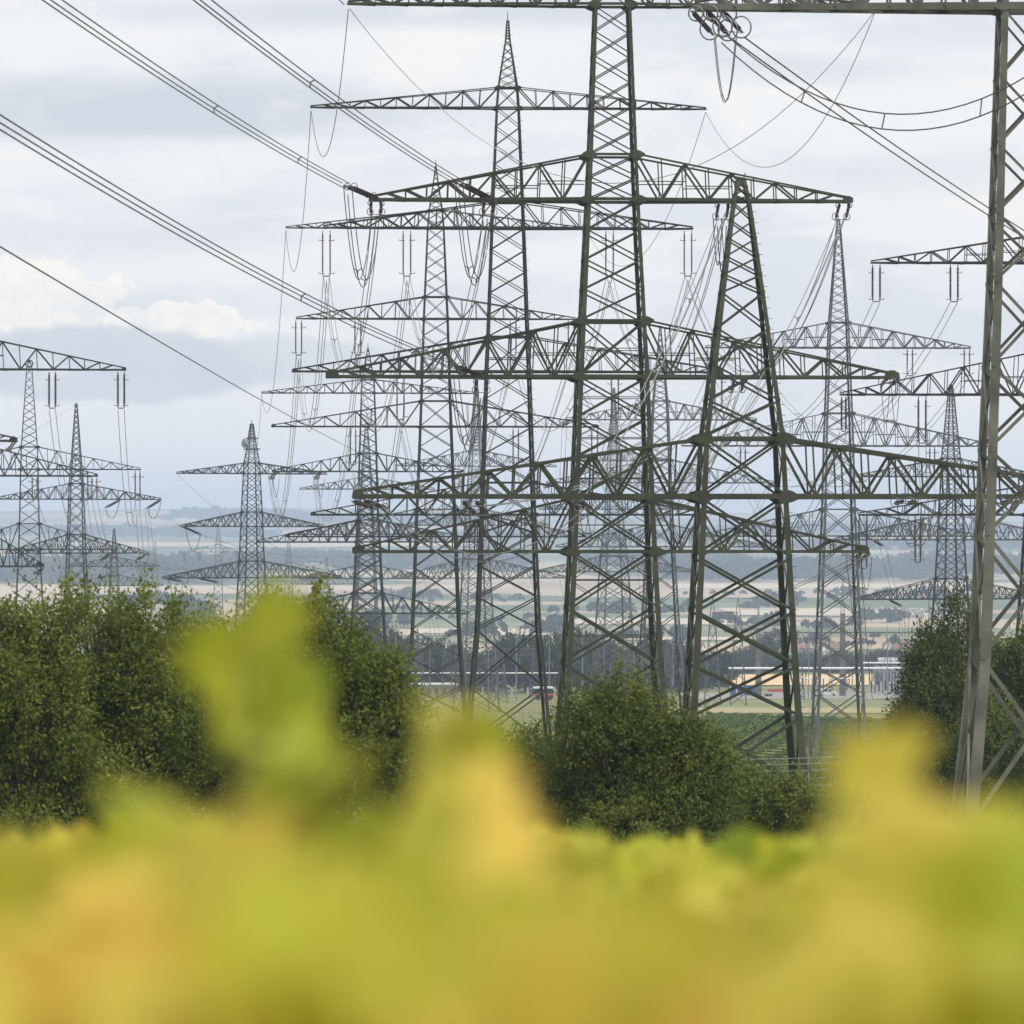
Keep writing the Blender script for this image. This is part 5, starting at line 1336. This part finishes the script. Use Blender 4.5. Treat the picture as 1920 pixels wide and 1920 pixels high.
# cumulus: bright heads, grey blue undersides
col = MIX(M('MULTIPLY', ell(70, 560, 190, 70, 0.0, 0.10, 1.0, 100, uv1), puff), col, CREAM)
col = MIX(M('MULTIPLY', ell(330, 600, 130, 42, 0.0, 0.10, 1.0, 110, uv1), puff), col, CREAM)
col = MIX(M('MULTIPLY', ell(180, 680, 330, 78, -0.02, 0.22, 0.55, 45, uv1), 0.85), col, GREY)
col = MIX(M('MULTIPLY', ell(560, 680, 280, 60, -0.02, 0.35, 0.6, 40, uv1), 0.6), col, GREY)
col = MIX(M('MULTIPLY', ell(1000, 560, 180, 60, 0.0, 0.6, 0.6, 40, uv1), 0.25), col, GREY)
col = MIX(M('MULTIPLY', ell(1020, 720, 150, 60, 0.0, 0.8, 0.6, 40, uv1), 0.4), col, CREAM)
n3 = NZ(comb(U, M('MULTIPLY', V, 1.7), 2.0), 24, 8, 0.62, 0.4)
col = MIX(M('MULTIPLY', SS(n3, 0.52, 0.72), 0.4), col, (0.60, 0.63, 0.69))
n4 = NZ(comb(U, M('MULTIPLY', V, 1.5), 5.0), 32, 8, 0.6, 0.3)
col = MIX(M('MULTIPLY', SS(n4, 0.52, 0.7), 0.5), col, (0.86, 0.83, 0.79))
# low sky grows a little bluer
col = MIX(M('MULTIPLY', SS(V, 0.035, 0.0), 0.55), col, (0.73, 0.755, 0.80))
skyc = N.new('ShaderNodeVectorMath'); skyc.operation = 'SCALE'; link(nt, sky.outputs[0], skyc.inputs[0]); skyc.inputs[3].default_value = 0.1
fin = MIX(0.93, skyc.outputs[0], col)
link(nt, fin, bg.inputs['Color']); bg.inputs['Strength'].default_value = 1.24

sd = bpy.data.lights.new('sun', 'SUN'); sd.energy = 3.4; sd.angle = R(10); sd.color = (1.0, 0.95, 0.86)
so = bpy.data.objects.new('sun', sd); COL.objects.link(so)
sdir = Vector((math.sin(R(SUN_AZ)) * math.cos(R(SUN_EL)), math.cos(R(SUN_AZ)) * math.cos(R(SUN_EL)), math.sin(R(SUN_EL))))
so.rotation_euler = sdir.to_track_quat('Z', 'Y').to_euler(); so.location = (0, -20, 60)

# ------------------------------------------------------------------ camera
cd = bpy.data.cameras.new('camera'); cd.sensor_width = 36; cd.lens = 36 * F / 1920; cd.clip_start = 0.1; cd.clip_end = 60000
cd.shift_y = (Y0 - 960) / 1920
cd.dof.use_dof = True; cd.dof.focus_distance = 330; cd.dof.aperture_fstop = cd.lens / 58.0
co = bpy.data.objects.new('camera', cd); COL.objects.link(co); co.rotation_euler = (R(90), 0, 0); scene.camera = co

scene.view_settings.view_transform = 'Standard'; scene.view_settings.look = 'None'
scene.view_settings.exposure = 0.0; scene.view_settings.gamma = 1.0
cy = scene.cycles; cy.use_denoising = True
try: cy.denoiser = 'OPENIMAGEDENOISE'
except Exception: pass
cy.max_bounces = 6; cy.diffuse_bounces = 3; cy.transmission_bounces = 4; cy.volume_bounces = 1; cy.transparent_max_bounces = 8
scene.render.film_transparent = False
